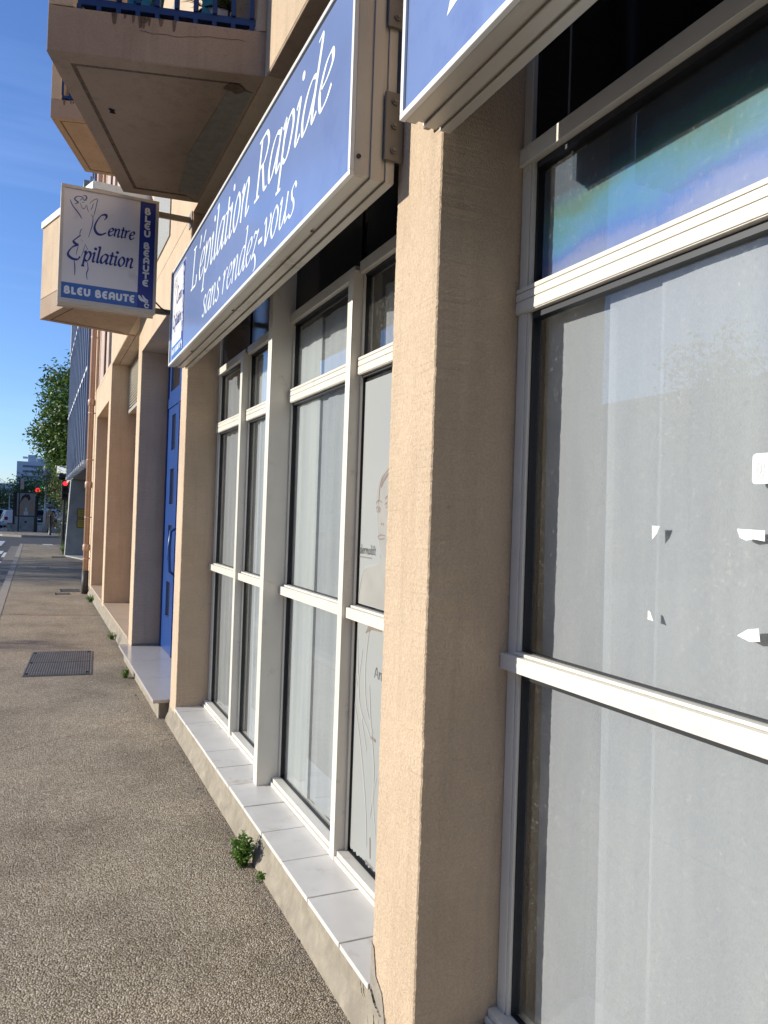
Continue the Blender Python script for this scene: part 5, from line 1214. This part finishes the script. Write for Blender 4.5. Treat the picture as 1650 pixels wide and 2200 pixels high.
    m.tube([q((-.025, -.098, 1.515)), q((0, -.104, 1.512)), q((.025, -.098, 1.515))], .006, 6); m.build('face_features', 'hair', t)
    m = MB(); m.tube([q((0, -.10, 1.60)), q((0, -.125, 1.56)), q((0, -.10, 1.55))], [.010, .014, .010], 8); m.build('nose', 'skin', t, smooth=True)
    return t
person((-.06, 57.2, 0), 'person in a long camel coat walking on the far pavement with a tan bag')
t = thing('shoulder_bag', (.27, 57.05, .45), 'large tan bag hanging at the walking person\'s side', 'bag')
m = MB(); m.add([(.13, 56.98, .35), (.53, 56.98, .30), (.50, 57.14, .30), (.15, 57.14, .35), (.17, 57.0, .74), (.42, 57.0, .74), (.42, 57.1, .74), (.17, 57.1, .74)], [(0, 3, 2, 1), (4, 5, 6, 7), (0, 1, 5, 4), (1, 2, 6, 5), (2, 3, 7, 6), (3, 0, 4, 7)]); m.build('body', 'bag', t, .03)
m = MB(); m.tube([(.19, 57.05, .74), (.22, 57.1, .85), (.22, 57.14, .86), (.36, 57.1, .82), (.40, 57.05, .74)], .012, 6); m.build('strap', 'bag', t)

# ------------------------------------------------------------------ cars
def car(loc, rot, mat, label, van=False, L=4.2, W=1.75, H=1.5):
    t = thing('parked_car', loc, label, 'car', 'cars along the far street'); q = Matrix.Rotation(rot, 3, 'Z'); c = Vector(loc)
    def X(m):
        m.v = [tuple(q @ Vector(v) + c) for v in m.v]; return m
    prof = [(-L / 2, .35), (-L / 2, .75), (-L / 2 + .12, .92), (-L / 2 + .45, H - .08) if not van else (-L / 2 + .12, H), (-L / 2 + .9, H), (.35, H), (1.05, .98), (L / 2 - .15, .85), (L / 2, .62), (L / 2, .35), (L / 2 - .5, .22), (-L / 2 + .4, .22)]
    m = MB(); n = len(prof); rows = [(-W / 2, .0), (-W / 2 + .02, 1), (W / 2 - .02, 1), (W / 2, 0)]
    vs = []
    for sy in (-1, 1):
        for (px, pz) in prof: vs.append((px, sy * (W / 2 - (.16 if pz > 1.0 else 0)), pz))
    m.add(vs, [tuple(range(n)), tuple(range(n, 2 * n))[::-1]] + [(i, n + i, n + (i + 1) % n, (i + 1) % n) for i in range(n)]); bd = X(m).build('body', mat, t, .06, True)
    m = MB(); e = .004
    m.add([(-L / 2 + .13 - e, -.62, .98), (-L / 2 + .13 - e, .62, .98), (-L / 2 + .40 - e - .02, .55, H - .14), (-L / 2 + .40 - e - .02, -.55, H - .14)], [(0, 1, 2, 3)])
    m.add([(1.02 + .02, -.66, 1.02), (1.02 + .02, .66, 1.02), (.40 + .02, .56, H - .06), (.40 + .02, -.56, H - .06)], [(3, 2, 1, 0)])
    for sy in (-1, 1): m.add([(-L / 2 + .5, sy * (W / 2 - .145), 1.03), (.9, sy * (W / 2 - .145), 1.03), (.35, sy * (W / 2 - .152), H - .12), (-L / 2 + .75, sy * (W / 2 - .152), H - .12)], [(0, 1, 2, 3)])
    X(m).build('windows', 'black_panel', t)
    for (wx, sy) in ((-L / 2 + .8, -1), (-L / 2 + .8, 1), (L / 2 - .8, -1), (L / 2 - .8, 1)):
        m = MB(); m.lathe([(.24, -.02), (.31, 0), (.31, .16), (.24, .19)], (wx, sy * (W / 2 - .17) , .31), 18, (0, sy, 0)); wh = X(m).build('wheel', 'rubber', t)
        m = MB(); m.lathe([(.20, 0), (.18, .012)], (wx, sy * (W / 2 + .015), .31), 14, (0, sy, 0)); X(m).build('rim', 'carsilver', wh)
    for sy in (-1, 1):
        m = MB(); m.box(-L / 2 - .012, -L / 2 + .05, sy * .72 - .12, sy * .72 + .12, .72, .98); X(m).build('tail_light', 'tail_red', t, .01)
        m = MB(); m.box(L / 2 - .10, L / 2 + .01, sy * .66 - .14, sy * .66 + .14, .62, .74); X(m).build('headlight', 'basket', t, .01)
    m = MB(); m.box(-L / 2 - .008, -L / 2 - .001, -.25, .25, .48, .59); X(m).build('number_plate', 'paper', t)
car((-2.55, 70, -.12), R(96), 'carwhite', 'white car with red tail light parked beyond the advertising panel', True)
car((-6.8, 118, -.12), R(90), 'carred', 'red car far down the road on the left')
car((-5.2, 104, -.12), R(90), 'cardark', 'dark car queuing on the left side of the far road')
car((-.62, 84, 0.0), R(88), 'cardark', 'dark car parked just beyond the street lamp')
car((.6, 104, 0.0), R(92), 'carsilver', 'grey car parked behind the person near the climber')
car((-.9, 110, -.0), R(90), 'cardark', 'dark car parked behind the lamp, farther down the street')

# ------------------------------------------------------------------ far buildings
t = thing('tower_block', (-4, 500, 0), 'white nine storey block with banded windows closing the street', 'building')
hx0, hx1, hz = -11.5, 17.5, 29.0
m = MB(); m.box(hx0, hx1, 500, 522, 0, hz); m.box(hx0 - .5, hx0 + 6.3, 499, 521.9, 0, hz + 1.4) if False else None
m.box(hx0 + 5.8, hx0 + 10.5, 503, 515, hz, hz + 4.2); m.box(hx0 + 3, hx0 + 5.6, 502, 514, hz + 2.4, hz + 3.0); m.box(hx0 + 10.6, hx0 + 17, 503, 515, hz, hz + 2.4); m.build('wall', 'hosp', t)
for k in range(7):
    z = hz - 3.4 - k * 3.05; m = MB(); m.box(hx0 + 3.2 + (k > 2) * 1.4 * (k - 2) * .6, hx1 - 1.0 - (k % 3) * 2.2, 499.85, 499.98, z, z + 1.25); m.build('window_band', 'hosp_win', t)
m = MB(); m.box(hx0 + 2.2, hx0 + 18, 488, 499.8, 0, 12.5); m.build('lower_wing', 'hosp', t)
for k in range(3):
    for j in range(3): m = MB(); m.box(hx0 + 6.5 + j * 4.0, hx0 + 8.2 + j * 4.0, 487.9, 487.98, 9.4 - k * 3.4, 10.1 - k * 3.4); m.build('window', 'hosp_win', t)
m = MB(); m.box(hx0 - .2, hx0 + 2.1, 486, 499.8, 0, 14.5); m.build('blue_wing', 'hosp_blue', t)
t = thing('office_building', (-16, 330, 0), 'pale green glass office building beyond the palm on the left', 'building')
m = MB(); m.box(-16.5, -8.8, 330, 350, 0, 10.5); m.build('wall', 'green_b', t)
for k in range(3): m = MB(); m.box(-16, -9.3, 329.9, 329.98, 1.5 + k * 3, 3.0 + k * 3); m.build('window_band', 'hosp_win', t)
m = MB(); m.box(-16.9, -8.4, 329.5, 350.5, 10.5, 10.9); m.build('roof', 'clad_white', t)

# ------------------------------------------------------------------ opposite side of the street (seen only in reflections and shadows)
t = thing('opposite_building', (-44, 48, 0), 'tan building across the street, mirrored in the nearest window', 'building')
m = MB(); m.box(-54, -42, 33, 56, 0, 11.5); m.build('wall', 'beige', t)
for k in range(3):
    for j in range(6): mm = MB(); mm.box(-41.99, -41.9, 35 + j * 3.5, 36.6 + j * 3.5, 1.5 + k * 3.3, 3.2 + k * 3.3); mm.build('window', 'hosp_win', t)
m = MB(); m.prism([(-54.6, 32.4), (-41.4, 32.4), (-41.4, 56.6), (-54.6, 56.6)], 11.5, 11.9); m.build('roof', 'brown_wood', t)
m = MB(); m.tube([(-45, 42, 11.9), (-45, 42, 16)], .04, 6); m.tube([(-45, 41.2, 15.6), (-45, 42.8, 15.6)], .02, 5); m.tube([(-45, 41.4, 15.2), (-45, 42.6, 15.2)], .02, 5); m.build('aerial', 'black_metal', t)
t = thing('opposite_building', (-36, 100, 0), 'long grey terrace farther along the other side of the street, mirrored in the second window', 'building')
m = MB(); m.box(-46, -30, 72, 135, -.12, 18); m.build('wall', 'concrete', t)
for k in range(5):
    for j in range(12): mm = MB(); mm.box(-29.99, -29.9, 74 + j * 5, 75.6 + j * 5, 2 + k * 3.2, 3.7 + k * 3.2); mm.build('window', 'hosp_win', t)
t = thing('opposite_building', (-165, 260, 0), 'tall brown tower far across the street, mirrored in the shop windows', 'building')
m = MB(); m.box(-180, -150, 225, 330, 0, 85); m.build('wall', 'stucco_brown', t)
for k in range(12):
    for j in range(6): mm = MB(); mm.box(-149.9, -149.5, 232 + j * 16, 240 + j * 16, 4 + k * 6.6, 8 + k * 6.6); mm.build('window', 'hosp_win', t)
for i, (ya, yb, hh, mt, lb) in enumerate(((-70, -40, 15, 'beige', 'long beige block added across the street behind the viewpoint to block skylight, far one'), (-39.5, -3, 13, 'stucco_brown', 'brown rendered block added across the street just behind the viewpoint to block skylight'))):  # unseen blocks added to keep skylight off the shaded faces
    t = thing('opposite_building', (-16, (ya + yb) / 2, 0), lb, 'building')
    m = MB(); m.box(-26, -14, ya, yb, -.12, hh); m.build('wall', mt, t)
    for k in range(4):
        for j in range(6): mm = MB(); mm.box(-13.99, -13.9, ya + 3 + j * 4.6, ya + 4.6 + j * 4.6, 1.2 + k * 3.0, 2.8 + k * 3.0); mm.build('window', 'hosp_win', t)
tree('street_tree', (-38, 36, 0), 6, [(0, 0, 11, 3), (-1, 2.5, 10, 2.4), (1, -2, 10.4, 2.2), (0, 1, 13, 1.8), (0, -3, 8.6, 2)], 2600, 'tall tree across the street, mirrored in the nearest window', seed=61, leafs=.5, tr=.3)
# slim trees on the opposite kerb whose shadows cross the pavement
for i, (x, y, l) in enumerate(((-8.6, 12.6, 'slim young tree on the opposite kerb whose shadow crosses the pavement by the iron cover'), (-8.6, 22.6, 'slim young tree on the opposite kerb, second along the street'), (-8.6, 29.8, 'slim young tree on the opposite kerb, third along the street'))):
    tree('street_tree', (x, y, -.12), 2.0, [(0, 0, 2.0, .26), (.1, .25, 2.25, .22), (-.1, -.25, 2.3, .22), (0, 0, 2.55, .24), (.1, .1, 1.7, .2)], 900, l, seed=70 + i, leafs=.09, tr=.07)
